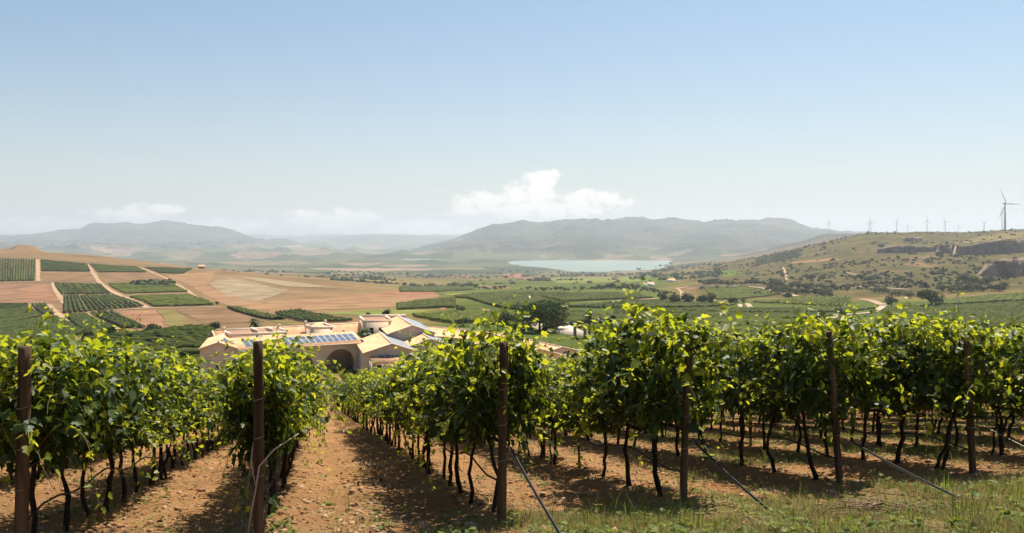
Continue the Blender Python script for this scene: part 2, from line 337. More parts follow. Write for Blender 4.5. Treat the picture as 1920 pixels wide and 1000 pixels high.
strip = sstep(2.6, 4.5, PE) * np.exp(-((lane - .55) / .22) ** 2) * sstep(-.1, .5, fbm(X, Y, 2.2, 3)) * .75
far_under = sstep(11.5, 13, AL) * sstep(5.5, 8.0, PE) * sstep(-.25, .3, fbm(X, Y, 2.4, 3)) * .8
GV = np.clip(np.maximum.reduce([verge, strip, far_under]), 0, 1)
cvr = me.attributes.new('cover', 'FLOAT_COLOR', 'POINT'); cvr.data.foreach_set('color', np.stack([cr_, cg_, cb_, ca_], -1).astype(np.float32).ravel())
vg = me.attributes.new('verge', 'FLOAT', 'POINT'); vg.data.foreach_set('value', GV.astype(np.float32).ravel())
def ground_mat():
    m = bpy.data.materials.new('ground'); m.use_nodes = True; q = N(m.node_tree); p = q.n['Principled BSDF']; p.inputs['Roughness'].default_value = 1.0; p.inputs['Specular IOR Level'].default_value = .0
    tc_ = q.new('ShaderNodeTexCoord'); o = tc_.outputs['Object']
    at = q.new('ShaderNodeAttribute', attribute_name='cover'); sp = q.new('ShaderNodeSeparateColor'); q.l.new(at.outputs['Color'], sp.inputs[0])
    av = q.new('ShaderNodeAttribute', attribute_name='verge')
    n1 = q.noise(o, .9, 6, .65); n2 = q.noise(o, 9, 6, .7); n3 = q.noise(o, 45, 4, .7)
    soil = q.cramp(q.m('ADD', q.m('MULTIPLY', n1, .45), q.m('MULTIPLY', n2, .55)), [(.30, (.17, .082, .036)), (.46, (.36, .19, .085)), (.60, (.46, .262, .125)), (.75, (.57, .36, .195))])
    n0 = q.noise(o, .33, 4, .6); soil = q.mix(q.m('MULTIPLY', q.ramp(n0, .42, .62), .45), soil, (.27, .155, .082)); soil = q.mix(q.ramp(n3, .35, .5), (.25, .14, .07), soil)
    turf = q.cramp(q.m('ADD', q.m('MULTIPLY', n1, .5), q.m('MULTIPLY', n2, .5)), [(.35, (.07, .075, .025)), (.5, (.20, .16, .07)), (.65, (.34, .24, .12))])
    c = q.mix(q.m('MULTIPLY', q.ramp(q.m('ADD', av.outputs['Fac'], q.m('MULTIPLY', q.m('SUBTRACT', n2, .5), .9)), .3, .75), .85), soil, turf)
    m1 = q.noise(o, .012, 5, .6); m2 = q.noise(o, .12, 5, .7); m3 = q.noise(o, .5, 4, .7)
    tan = q.cramp(q.m('ADD', q.m('MULTIPLY', m1, .6), q.m('MULTIPLY', m2, .4)), [(.35, (.09, .068, .036)), (.5, (.165, .106, .058)), (.62, (.225, .145, .082))])
    tan = q.mix(q.m('MULTIPLY', q.ramp(m3, .4, .6), .25), tan, (.22, .15, .07))
    c = q.mix(sp.outputs[0], c, tan)
    gre = q.cramp(q.m('ADD', q.m('MULTIPLY', m1, .5), q.m('MULTIPLY', m2, .5)), [(.35, (.042, .062, .016)), (.5, (.075, .095, .026)), (.63, (.13, .135, .042)), (.72, (.24, .18, .085))])
    c = q.mix(sp.outputs[1], c, gre)
    scr = q.cramp(q.m('ADD', q.m('MULTIPLY', q.noise(o, .018, 6, .7), .55), q.m('MULTIPLY', m2, .45)), [(.33, (.040, .040, .016)), (.47, (.080, .072, .028)), (.57, (.145, .108, .050)), (.70, (.27, .175, .095))])
    scr = q.mix(q.ramp(m3, .45, .6), scr, q.mix(.5, scr, (.05, .05, .025)))
    c = q.mix(sp.outputs[2], c, scr)
    vo = q.new('ShaderNodeTexVoronoi'); vo.inputs['Scale'].default_value = .0042; q.l.new(q.map(o, (1, .55, 0)), vo.inputs['Vector'])
    vs = q.new('ShaderNodeSeparateColor'); q.l.new(vo.outputs['Color'], vs.inputs[0])
    big = q.noise(o, .0011, 4, .6)
    pat = q.cramp(q.m('ADD', q.m('MULTIPLY', vs.outputs[0], .55), q.m('MULTIPLY', big, .5)), [(.22, (.030, .042, .02)), (.45, (.065, .075, .035)), (.64, (.11, .11, .05)), (.77, (.22, .15, .095)), (.88, (.33, .21, .14))])
    dots = q.noise(o, .03, 5, .75)
    pat = q.mix(q.m('MULTIPLY', q.ramp(dots, .5, .6), .7), pat, (.045, .055, .028))
    # the far mountains: dark scrub and pale stony slopes
    mo = q.new('ShaderNodeSeparateXYZ'); q.l.new(o, mo.inputs[0]); hz = q.ramp(mo.outputs[2], -135, -60)
    mtn = q.cramp(q.m('ADD', q.m('MULTIPLY', q.noise(o, .0022, 6, .65), .6), q.m('MULTIPLY', dots, .4)), [(.36, (.018, .026, .018)), (.5, (.05, .058, .036)), (.62, (.13, .11, .075)), (.76, (.30, .22, .155))])
    pat = q.mix(hz, pat, mtn)
    c = q.mix(at.outputs['Alpha'], c, pat)
    q.l.new(c, p.inputs['Base Color'])
    b = q.new('ShaderNodeBump'); b.inputs['Distance'].default_value = .09; q.l.new(q.m('ADD', n2, q.m('MULTIPLY', n3, .5)), b.inputs['Height'])
    b2 = q.new('ShaderNodeBump'); b2.inputs['Distance'].default_value = 3.0; q.l.new(q.m('MULTIPLY', m2, q.m('ADD', sp.outputs[2], at.outputs['Alpha'], clamp=True)), b2.inputs['Height']); q.l.new(b.outputs[0], b2.inputs['Normal'])
    b3 = q.new('ShaderNodeBump'); b3.inputs['Distance'].default_value = 170.0; q.l.new(q.m('MULTIPLY', q.noise(o, .0035, 7, .62), q.m('MULTIPLY', at.outputs['Alpha'], hz)), b3.inputs['Height']); q.l.new(b2.outputs[0], b3.inputs['Normal'])
    q.l.new(b3.outputs[0], p.inputs['Normal'])
    return m
me.materials.append(ground_mat())
tag(link('ground', me), kind='structure')

lk = MB(); lk.add([(-700, 3100, LAKE_Z), (1500, 3100, LAKE_Z), (1500, 5500, LAKE_Z), (-700, 5500, LAKE_Z)], [(0, 1, 2, 3)])
tag(lk.build('lake', MAT['lake_water']), kind='structure')

# ------------------------------------------------------------------ haze (air between here and the mountains)
hb = MB(); hb.box(-19000, 19000, -120, 21400, -230, 330)
hm = bpy.data.materials.new('haze'); hm.use_nodes = True; q = N(hm.node_tree); q.n.remove(q.n['Principled BSDF'])
pv = q.new('ShaderNodeVolumePrincipled'); pv.inputs['Color'].default_value = (.82, .905, 1.0, 1); pv.inputs['Density'].default_value = HAZE; pv.inputs['Anisotropy'].default_value = .35
q.l.new(pv.outputs[0], q.n['Material Output'].inputs['Volume'])
hz = hb.build('haze', hm); tag(hz, 'pale blue summer haze filling the whole valley air', 'haze', kind='stuff')

# ------------------------------------------------------------------ draped fields, tracks and far vineyards
def P4(X_, Y_): return X_ / 3.692, 430 + Y_ / 3.692
def P5(X_, Y_): return 320 + X_ / 3.84, 550 + Y_ / 3.84
def P6(X_, Y_): return 760 + X_ / 3.84, 460 + Y_ / 3.84
def P7(X_, Y_): return 1200 + X_ / 5, 440 + Y_ / 5
def P8(X_, Y_): return 1500 + X_ / 3.571, 340 + Y_ / 3.571
def quadw(pts, fn): return [np.array(gp(*fn(*p), dmin=150)[:2]) for p in pts]
def bil(qd, s, t): return ((1 - s) * (1 - t))[..., None] * qd[0] + (s * (1 - t))[..., None] * qd[1] + (s * t)[..., None] * qd[2] + ((1 - s) * t)[..., None] * qd[3]
def field(pts, fn, m, off=1.0):
    qd = quadw(pts, fn); nx = int(np.clip(max(np.linalg.norm(qd[1] - qd[0]), np.linalg.norm(qd[2] - qd[3])) / 9, 6, 60)); ny = int(np.clip(max(np.linalg.norm(qd[3] - qd[0]), np.linalg.norm(qd[2] - qd[1])) / 9, 6, 60))
    s, t = np.meshgrid(np.linspace(0, 1, nx + 1), np.linspace(0, 1, ny + 1)); p = bil(qd, s, t)
    wv = 1.5 * fbm(p[..., 0], p[..., 1], 40, 2); p[..., 0] += wv; p[..., 1] += wv
    z = zt(p[..., 0], p[..., 1]) + off * (.06 + .00016 * p[..., 1])
    i = (np.arange(ny)[:, None] * (nx + 1) + np.arange(nx)[None]).ravel(); b = MB(); b.addn(np.concatenate([p, z[..., None]], -1), np.stack([i, i + 1, i + nx + 2, i + nx + 1], 1))
    o = b.build('field', MAT[m], smooth=True); tag(o, kind='structure'); return o
def ribbon(name, pts, fn, width, m, off=1.6):
    g_ = np.array([gp(*fn(*p), dmin=150)[:2] for p in pts]); out = []
    for a, b_ in zip(g_[:-1], g_[1:]):
        n = max(2, int(np.linalg.norm(b_ - a) / 8)); out += [a + (b_ - a) * k / n for k in range(n)]
    out.append(g_[-1]); c = np.array(out); 
    for _ in range(3): c[1:-1] = (c[:-2] + 2 * c[1:-1] + c[2:]) / 4
    t = np.gradient(c, axis=0); t /= np.linalg.norm(t, axis=1)[:, None]; nrm = np.stack([-t[:, 1], t[:, 0]], 1)
    wd = width * .34 * (1 + .2 * fbm(c[:, 0], c[:, 1], 25, 2))[:, None]; cols = [c - nrm * wd, c, c + nrm * wd]
    v = np.stack([np.concatenate([p, (zt(p[:, 0], p[:, 1]) + off * (.06 + .00016 * p[:, 1]))[:, None]], 1) for p in cols], 1)
    k = len(c); f = [(i * 3 + j, i * 3 + j + 1, i * 3 + j + 4, i * 3 + j + 3) for i in range(k - 1) for j in range(2)]
    b = MB(); b.add(v, f); tag(b.build(name, MAT[m], smooth=True), kind='structure')
def vineyard(pts, fn, label, m='row_vine', along=1, sp=2.6, h=1.45, skip=.03, wdt=.8, gap=.14):
    """ridges of leaves, one per vine row, following the plot's edges"""
    qd = quadw(pts, fn)
    if along == 0: qd = [qd[1], qd[2], qd[3], qd[0]]
    W = .5 * (np.linalg.norm(qd[1] - qd[0]) + np.linalg.norm(qd[2] - qd[3])); n = max(3, int(W / sp)); b = MB()
    n = min(n, 260)
    for k in range(n):
        s = (k + .5) / n; a = qd[0] + (qd[1] - qd[0]) * s; e = qd[3] + (qd[2] - qd[3]) * s; L = np.linalg.norm(e - a)
        st = float(np.clip(.5 * (a[1] + e[1]) / 190, 1.8, 8)); ns = max(3, min(200, int(L / st)))
        u = np.linspace(rng.uniform(0, .02), 1 - rng.uniform(0, .02), ns + 1)[:, None]; c = a + (e - a) * u; d = (e - a) / (L + 1e-6); nn = np.array([-d[1], d[0]])
        c = c + nn * rng.normal(0, .12, (ns + 1, 1)); z = zt(c[:, 0], c[:, 1]); hh = h * (1 + rng.normal(0, .16, ns + 1)) * np.where(rng.random(ns + 1) < skip, .25, 1)
        ww = wdt * (1 + rng.normal(0, .22, (ns + 1, 1)))
        prof = [(c - nn * ww * .6, .25), (c - nn * ww, .62), (c - nn * ww * .35, 1.0), (c + nn * ww * .35, .97), (c + nn * ww, .6), (c + nn * ww * .6, .25)]
        v = np.stack([np.concatenate([p, (z + hh * f_)[:, None]], 1) for p, f_ in prof], 1)
        keep = np.arange(ns)[rng.random(ns) > gap]; i = (keep[:, None] * 6 + np.arange(5)[None]).ravel(); b.addn(v.reshape(-1, 3), np.stack([i, i + 1, i + 7, i + 6], 1))
    o = b.build('vineyard_plot', MAT[m]); tag(o, label, 'vineyard', kind='stuff'); return o

field([(270, 298), (640, 298), (680, 362), (255, 364)], P4, 'tan'); field([(685, 306), (1010, 302), (1170, 355), (700, 366)], P4, 'tan')
field([(-60, 378), (362, 378), (450, 515), (-60, 510)], P4, 'brown_soil'); field([(130, 402), (330, 398), (420, 500), (120, 480)], P4, 'rust', 2)
field([(805, 567), (1078, 560), (1325, 710), (1035, 702)], P4, 'rust'); field([(1088, 560), (1205, 555), (1445, 690), (1335, 708)], P4, 'straw'); field([(1218, 553), (1540, 546), (1860, 640), (1462, 660)], P4, 'tan')
field([(1130, 320), (1400, 300), (1500, 290), (1420, 420)], P4, 'orange_soil'); field([(1300, 380), (1420, 380), (1990, 560), (1620, 555)], P4, 'orange_soil')
field([(1440, 370), (1590, 338), (2010, 425), (1700, 528)], P4, 'grey_brown'); field([(1600, 320), (1900, 350), (2350, 410), (1990, 400)], P4, 'grey_brown', 1.4)
field([(700, 60), (1900, 30), (1600, 100), (700, 145)], P5, 'orange_soil', 1.2); field([(1200, 30), (1860, -15), (1930, 15), (1620, 95)], P5, 'rust', .8)
field([(1090, 150), (1420, 118), (1900, 125), (1640, 170)], P5, 'olive_field'); field([(820, 180), (1010, 225), (900, 232), (700, 190)], P5, 'straw')
field([(-60, 350), (240, 365), (190, 402), (-60, 425)], P6, 'rust'); field([(490, 288), (780, 300), (700, 318), (520, 300)], P6, 'tan'); field([(265, 226), (420, 214), (495, 224), (380, 242)], P6, 'rust')
field([(665, 212), (840, 205), (935, 245), (760, 235)], P6, 'rust'); field([(60, 278), (400, 262), (330, 280), (120, 290)], P6, 'straw'); field([(260, 345), (640, 340), (560, 362), (300, 362)], P6, 'olive_field')
field([(1020, 238), (1640, 225), (1700, 262), (1100, 275)], P6, 'olive_field', .8); field([(250, 425), (285, 420), (300, 465), (255, 465)], P6, 'rust')
field([(1380, 262), (1800, 222), (1900, 240), (1440, 272)], P7, 'orange_soil'); field([(820, 205), (1150, 130), (1210, 128), (900, 205)], P7, 'tan'); field([(370, 505), (480, 495), (590, 495), (460, 530)], P7, 'brown_soil')
field([(150, 445), (480, 365), (840, 352), (260, 425)], P8, 'scrub_field', 1.2); field([(960, 425), (1250, 360), (1520, 340), (1500, 378)], P8, 'straw', 1.2)
field([(680, 560), (800, 540), (900, 575), (830, 575)], P8, 'tan', .8)
field([(0, 395), (260, 410), (270, 440), (0, 455)], P7, 'meadow'); field([(640, 350), (830, 330), (1000, 345), (800, 400)], P7, 'meadow')
for pts, lab, m, al in [
    ([(-60, 205), (250, 212), (248, 360), (-60, 362)], 'large square green vineyard high on the left hill, at the photo edge', 'row_vine', 1),
    ([(285, 215), (597, 243), (628, 294), (285, 292)], 'dark green vineyard strip below the hill crest, left of its two neighbours', 'row_vine_dark', 0),
    ([(625, 246), (945, 264), (1010, 299), (678, 301)], 'bright green vineyard wedge in the middle of the top strip', 'row_vine', 0),
    ([(1000, 268), (1335, 278), (1270, 310), (1105, 306)], 'small vineyard tip ending the top strip near the red hut', 'row_vine_dark', 0),
    ([(372, 374), (700, 382), (768, 447), (432, 453)], 'striped vineyard with visible pale lanes, above the thin track', 'row_vine', 1),
    ([(745, 383), (1185, 378), (1305, 436), (865, 450)], 'vineyard around the small olive clump on the left hill', 'row_vine_light', 0),
    ([(442, 465), (788, 459), (1005, 536), (432, 586)], 'largest striped vineyard in the middle of the left hill', 'row_vine', 1),
    ([(895, 470), (1315, 460), (1485, 528), (1065, 538)], 'yellowish green vineyard right of the striped one', 'row_vine_light', 0),
    ([(-60, 522), (183, 527), (285, 603), (-60, 660)], 'dark vineyard at the left photo edge under the brown field', 'row_vine_dark', 0),
    ([(212, 522), (318, 522), (373, 588), (300, 598)], 'little four sided vineyard between two dirt tracks', 'row_vine', 1),
    ([(-60, 665), (392, 616), (578, 715), (-60, 900)], 'broad dark vineyard at the foot of the left hill', 'row_vine_dark', 0),
    ([(462, 607), (580, 592), (800, 696), (625, 740)], 'slanting dark vineyard below the track fork', 'row_vine_dark', 1),
    ([(618, 580), (788, 570), (1018, 688), (850, 690)], 'dark vineyard beside the reddish fallow field', 'row_vine_dark', 1),
    ([(1568, 543), (1700, 562), (1985, 628), (1885, 630)], 'thin green vineyard wedge below the orange slope', 'row_vine', 1)]:
    vineyard(pts, P4, lab, m, al, gap=.05, wdt=.98)
vineyard([(590, 735), (1470, 706), (1480, 870), (560, 1010)], P4, 'dark vineyard at the foot of the fallow fields, left of the villa', 'row_vine_dark', 0)
vineyard([(745, 150), (930, 128), (1325, 208), (1015, 222)], P5, 'dark vineyard wedge right behind the villa roofs', 'row_vine_dark', 1)
vineyard([(1640, 95), (1760, 62), (2050, 40), (2050, 110)], P5, 'vineyard where the orange slope meets the valley', 'row_vine', 0)
for pts, lab, m, al in [
    ([(350, 372), (700, 342), (1120, 420), (800, 476), (720, 480)][:4], 'left half of the wide green valley vineyard', 'row_vine', 0),
    ([(720, 345), (1590, 350), (1790, 382), (1130, 412)], 'far half of the wide green valley vineyard', 'row_vine', 0),
    ([(1140, 452), (1640, 402), (1960, 412), (1650, 470)], 'valley vineyard between the two pale tracks', 'row_vine_dark', 0),
    ([(1000, 492), (1300, 500), (1680, 530), (1000, 640)], 'near valley vineyard behind the tall palms', 'row_vine', 0),
    ([(-60, 430), (260, 400), (330, 450), (-60, 470)], 'valley vineyard in front of the terracotta field', 'row_vine', 0),
    ([(-40, 300), (260, 292), (500, 320), (-40, 338)], 'far valley vineyard left of the tree line', 'row_vine', 0),
    ([(60, 520), (350, 490), (1000, 488), (900, 640)], 'strip of vines in front of the round trees', 'row_vine_light', 0)]:
    vineyard(pts, P6, lab, m, al)
for pts, lab, m, al in [
    ([(590, 500), (1000, 495), (1330, 560), (720, 615)], 'oval vineyard ringed by a pale track in the valley', 'row_vine_light', 0),
    ([(1050, 640), (1480, 592), (1980, 590), (1980, 690)], 'vineyard right of the two short pale tracks', 'row_vine_light', 0),
    ([(-150, 620), (360, 640), (900, 665), (-150, 700)], 'vineyard in front of the dark field trees', 'row_vine', 0),
    ([(-150, 712), (1000, 705), (1950, 700), (1950, 745)], 'long narrow vineyard crossing the valley', 'row_vine', 0),
    ([(-250, 722), (1950, 755), (1500, 806), (-250, 852)], 'deep green vineyard behind the front row of vines', 'row_vine', 0),
    ([(-250, 862), (1900, 835), (2100, 1100), (-250, 1100)], 'nearest valley vineyard right behind the front vine tops', 'row_vine_light', 0)]:
    vineyard(pts, P7, lab, m, al)
for pts, lab, m, al in [
    ([(640, 850), (1000, 800), (1560, 745), (1560, 800)], 'sloping vineyard below the wooded hillside at the right', 'row_vine_light', 0),
    ([(560, 862), (1660, 806), (1760, 1050), (480, 1050)], 'lower sloping vineyard around the grey utility pole', 'row_vine', 0),
    ([(0, 890), (330, 845), (520, 850), (300, 880)], 'green vineyard tip above the pale curved road', 'row_vine_light', 0)]:
    vineyard(pts, P8, lab, m, al)
for pts, fn, wd in [([(258, 210), (255, 362)], P4, 8), ([(600, 243), (690, 370), (830, 460), (1020, 545)], P4, 6), ([(0, 370), (360, 368), (740, 372), (1170, 360)], P4, 5), ([(365, 372), (450, 520)], P4, 5),
    ([(430, 458), (860, 455), (1320, 450)], P4, 4), ([(285, 608), (430, 598), (600, 575), (1040, 545), (1540, 538)], P4, 6), ([(190, 525), (290, 605)], P4, 4), ([(330, 520), (420, 605), (590, 720)], P4, 6), ([(595, 585), (815, 695)], P4, 4), ([(950, 262), (1170, 350), (1310, 435), (1380, 485)], P4, 5)]:
    ribbon('track', pts, fn, wd, 'track')
for pts, fn, wd, m in [([(1110, 446), (1290, 430), (1450, 415), (1600, 396), (1820, 386)], P6, 5, 'track'), ([(1120, 478), (1290, 490), (1460, 510), (1660, 520)], P6, 4, 'track'), ([(560, 462), (660, 490)], P6, 5, 'track'), ([(1600, 345), (1660, 366)], P6, 7, 'track'),
    ([(600, 177), (1000, 172), (1200, 200)], P6, 9, 'track'), ([(500, 300), (1000, 318)], P6, 4, 'track'),
    ([(340, 507), (480, 490), (780, 486), (1000, 488), (1160, 505), (1330, 550), (1470, 580)], P7, 7, 'road_pale'), ([(340, 505), (390, 540), (400, 610)], P7, 5, 'track'), ([(0, 610), (170, 605)], P7, 6, 'track'), ([(370, 620), (600, 620), (900, 640), (990, 640)], P7, 5, 'track'),
    ([(930, 655), (955, 695)], P7, 4, 'road_pale'), ([(1005, 650), (1050, 700)], P7, 5, 'road_pale'), ([(1250, 830), (1500, 812), (1650, 800), (1800, 780)], P7, 6, 'road_pale'),
    ([(0, 945), (180, 925), (260, 900), (330, 890), (480, 885), (560, 835)], P8, 6, 'road_pale'), ([(310, 700), (480, 712), (730, 727)], P8, 5, 'road_pale'), ([(400, 790), (480, 800), (560, 830)], P8, 9, 'track'), ([(270, 605), (380, 628)], P8, 4, 'track'), ([(1260, 650), (1310, 625)], P8, 9, 'road_pale'), ([(560, 540), (930, 505)], P8, 5, 'track'),
    ([(1330, 300), (1360, 350), (1380, 430)], P7, 5, 'track'), ([(130, 650), (200, 690), (230, 700)], P5, 6, 'road_pale')]:
    ribbon('track' if m == 'track' else 'road', pts, fn, wd, m, 2.2)

# ------------------------------------------------------------------ villa: attached blocks round a courtyard
def unp(px, py, z): d = -F * z / (py - HOR); return np.array([(px - 960) / F * d, d])
BASE = -23.9
class Frame:                         # builds in a block's own axes: a along, b away, z up
    def __init__(s, name, o, ang, label, cat='building', z=BASE):
        s.root = empty(name, (o[0], o[1], z), ang); tag(s.root, label, cat, 'tiled blocks of the winery villa'); s.z = z
    def part(s, name, mb, m, parent=None): return mb.build(name, MAT[m] if isinstance(m, str) else [MAT[k] for k in m], parent or s.root)
def gable_block(name, apex, ang, wid, length, ze, zr, label, wall='stucco', ridge_off=0.0, panel=None, metal_side=None, windows=()):
    """gabled block: apex = (x,y) of its near gable top, ridge running away along ang"""
    fr = Frame(name, apex, ang - math.pi / 2, label); e = ze - BASE; r = zr - BASE; hw = wid / 2
    b = MB(); x0, x1 = -hw + .25, hw - .25; y0, y1 = .25, length - .25; sl = (r - e) / hw; et = e - .12 + sl * .25
    v = [(x0, y0, 0), (x1, y0, 0), (x1, y1, 0), (x0, y1, 0), (x0, y0, et), (x1, y0, et), (x1, y1, et), (x0, y1, et), (0, y0, r - .14), (0, y1, r - .14)]
    b.add(v, [(0, 1, 5, 8, 4), (2, 3, 7, 9, 6), (3, 0, 4, 7), (1, 2, 6, 5)]); wo = fr.part('wall', b, wall)
    for sx, m in ((-1, 'roof_tile'), (1, metal_side or 'roof_tile')):
        b = MB(); n = 14
        for k in range(n):           # tile courses run from ridge to eave as separate rolled strips
            ya, yb = k * length / n, (k + 1) * length / n
            t = .16; v = [(0, ya, r), (sx * hw, ya, e), (sx * hw, yb, e), (0, yb, r), (0, ya, r - t), (sx * hw, ya, e - t), (sx * hw, yb, e - t), (0, yb, r - t)]
            b.add(v, [(0, 1, 2, 3) if sx > 0 else (3, 2, 1, 0), (4, 7, 6, 5) if sx > 0 else (5, 6, 7, 4), (1, 5, 6, 2)] + ([(0, 4, 5, 1)] if k == 0 else []) + ([(3, 2, 6, 7)] if k == n - 1 else []))
        ro = fr.part('roof_slope', b, m)
        if panel and panel[0] == sx:
            _, ya, yb, fa, fb = panel; pb = MB(); nn = max(1, int((yb - ya) / 1.1))
            for k in range(nn):
                pa, pc = ya + k * (yb - ya) / nn + .05, ya + (k + 1) * (yb - ya) / nn - .05; pt = []
                for yy in (pa, pc):
                    for f_ in (fa, fb): pt.append((sx * hw * f_, yy, r + (e - r) * f_ + .07))
                pb.add([pt[0], pt[1], pt[3], pt[2]], [(0, 1, 2, 3) if sx > 0 else (3, 2, 1, 0)])
            po = fr.part('solar_panel', pb, 'solar_cell', ro)
    b = MB()
    b.tube([(0, -.05, r + .03), (0, length + .05, r + .03)], .13, 6); fr.part('ridge_cap', b, 'trim')
    b = MB()                          # raked verge trim on the near gable
    for sx in (-1, 1): b.tube([(0, -.06, r), (sx * hw, -.06, e)], .12, 5)
    fr.part('verge_trim', b, 'trim')
    for (px_, z0, w_, h_) in windows:
        b = MB(); b.box(px_ - w_ / 2, px_ + w_ / 2, y0 - .05, y0 + .1, z0, z0 + h_); wn = fr.part('window', b, 'dark_void')
        b = MB(); b.box(px_ - w_ / 2 - .12, px_ + w_ / 2 + .12, y0 - .12, y0 + .02, z0 - .14, z0); fr.part('sill', b, 'trim', wn)
    return fr
TH = math.atan2(10.6, 19.0); TR = TH - R(14); UU = np.array([math.cos(TH), math.sin(TH)]); VV = np.array([-UU[1], UU[0]]); OO = np.array([-26.0, 147.6])
def uvw(a, b): return OO + UU * a + VV * b

# arched front wing with the long row of panels
fr = Frame('winery_building', uvw(-22, 0), TH, 'long front wing of the villa with big arches and a row of solar panels')
L_, HE, HR, DP = 22.0, -18.5 - BASE, -17.25 - BASE, 5.2
arches = [(3.6, 5.2, 4.1), (11.0, 5.6, 4.2), (18.3, 5.3, 4.3)]
def arch_wall(L, H, arcs, y, t):
    b = MB(); n = 14
    def prof(c, w_, h_):            # a flattened round arch
        k = np.linspace(0, math.pi, n + 1); rr = w_ / 2; rise = min(rr, h_ - 1.0); return [(c - rr * math.cos(a), (h_ - rise) + rise * math.sin(a)) for a in k]
    xs = 0.0
    for yy, flip in ((y, False), (y + t, True)):
        xs = 0.0
        for c, w_, h_ in arcs:
            pr = [(c - w_ / 2, 0)] + prof(c, w_, h_) + [(c + w_ / 2, 0)]
            q_ = [(xs, yy, 0), (c - w_ / 2, yy, 0), (c - w_ / 2, yy, H), (xs, yy, H)]; b.add(q_, [(0, 1, 2, 3) if not flip else (3, 2, 1, 0)])
            for p, s_ in zip(pr[1:-2], pr[2:-1]):
                q_ = [(p[0], yy, p[1]), (s_[0], yy, s_[1]), (s_[0], yy, H), (p[0], yy, H)]; b.add(q_, [(0, 1, 2, 3) if not flip else (3, 2, 1, 0)])
            xs = c + w_ / 2
        q_ = [(xs, yy, 0), (L, yy, 0), (L, yy, H), (xs, yy, H)]; b.add(q_, [(0, 1, 2, 3) if not flip else (3, 2, 1, 0)])
    for c, w_, h_ in arcs:
        pr = [(c - w_ / 2, 0)] + prof(c, w_, h_) + [(c + w_ / 2, 0)]
        for p, s_ in zip(pr[:-1], pr[1:]): b.add([(p[0], y, p[1]), (p[0], y + t, p[1]), (s_[0], y + t, s_[1]), (s_[0], y, s_[1])], [(0, 1, 2, 3)])
    return b
fr.part('arched_wall', arch_wall(L_, HE - .14, arches, .3, .5), 'stucco')
b = MB(); b.box(0, .3, .8, DP, 0, HE - .14); b.box(L_ - .3, L_, .8, DP, 0, HE - .14); b.box(.3, L_ - .3, DP - .3, DP, 0, HE - .16); b.box(15.7, 17.9, DP - .6, DP - .3, 0, 4.0); bw = fr.part('inner_wall', b, 'stucco')
b = MB(); b.box(16.6, 17.4, DP - .66, DP - .58, 1.7, 2.8); fr.part('window', b, 'dark_void', bw)
b = MB(); b.box(16.3, 16.9, DP - 1.5, DP - .9, .062, 1.6); fr.part('store_box', b, 'brown_brick'); b = MB(); b.box(18.6, 19.8, DP - 1.1, DP - .35, .062, .85); fr.part('store_box', b, 'stucco_shaded')
b = MB(); b.box(.0, L_, .3, DP, -.05, .06); b.box(-1, L_ + 1.5, -2.6, .28, -.3, .03); fr.part('terrace', b, 'paving')
b = MB(); n = 22
for k in range(n):
    xa, xb = -.3 + k * (L_ + .6) / n, -.3 + (k + 1) * (L_ + .6) / n; ya, yb = -.15, DP + .1
    v = [(xa, ya, HE), (xb, ya, HE), (xb, yb, HR), (xa, yb, HR), (xa, ya, HE - .14), (xb, ya, HE - .14), (xb, yb, HR - .14), (xa, yb, HR - .14)]
    b.add(v, [(0, 1, 2, 3), (7, 6, 5, 4), (0, 4, 5, 1), (2, 6, 7, 3)] + ([(0, 3, 7, 4)] if k == 0 else []) + ([(1, 5, 6, 2)] if k == n - 1 else []))
ro = fr.part('roof', b, 'roof_tile')
sl = (HR - HE) / (DP + .25)
for x_ in np.arange(2.6, 20.7, 1.06):
    if 4.4 < x_ < 8.8: continue
    pb = MB(); za = HE + sl * .75 + .06; zb = HE + sl * 3.9 + .06
    for j in range(2):
        y0_, y1_ = .62 + j * 1.7, .62 + j * 1.7 + 1.62; z0_, z1_ = HE + sl * (y0_ + .15) + .07, HE + sl * (y1_ + .15) + .07
        pb.add([(x_, y0_, z0_), (x_ + 1.0, y0_, z0_), (x_ + 1.0, y1_, z1_), (x_, y1_, z1_)], [(0, 1, 2, 3)], 1)
        pb.add([(x_ + .07, y0_ + .07, z0_ + .035), (x_ + .93, y0_ + .07, z0_ + .035), (x_ + .93, y1_ - .07, z1_ + .008), (x_ + .07, y1_ - .07, z1_ + .008)], [(0, 1, 2, 3)], 0)
    fr.part('solar_panel', pb, ['solar_cell', 'panel_frame'], ro)
b = MB(); b.box(L_ + .05, L_ + .45, -.3, DP + .2, HE - .6, HE + .35); b.box(-.45, -.02, -.3, DP + .2, HE - .6, HE + .35); b.box(-.02, L_ + .05, -.32, -.16, HE - .32, HE - .1); fr.part('cornice', b, 'trim')

gable_block('gabled_house', uvw(-24, -.5), TH + math.pi / 2 - R(15), 5.9, 15.5, -18.15, -17.1, 'gabled house at the left end of the villa showing a blank gable in grey shade', 'stucco_shaded', panel=(1, 3.0, 7.0, .15, .8))
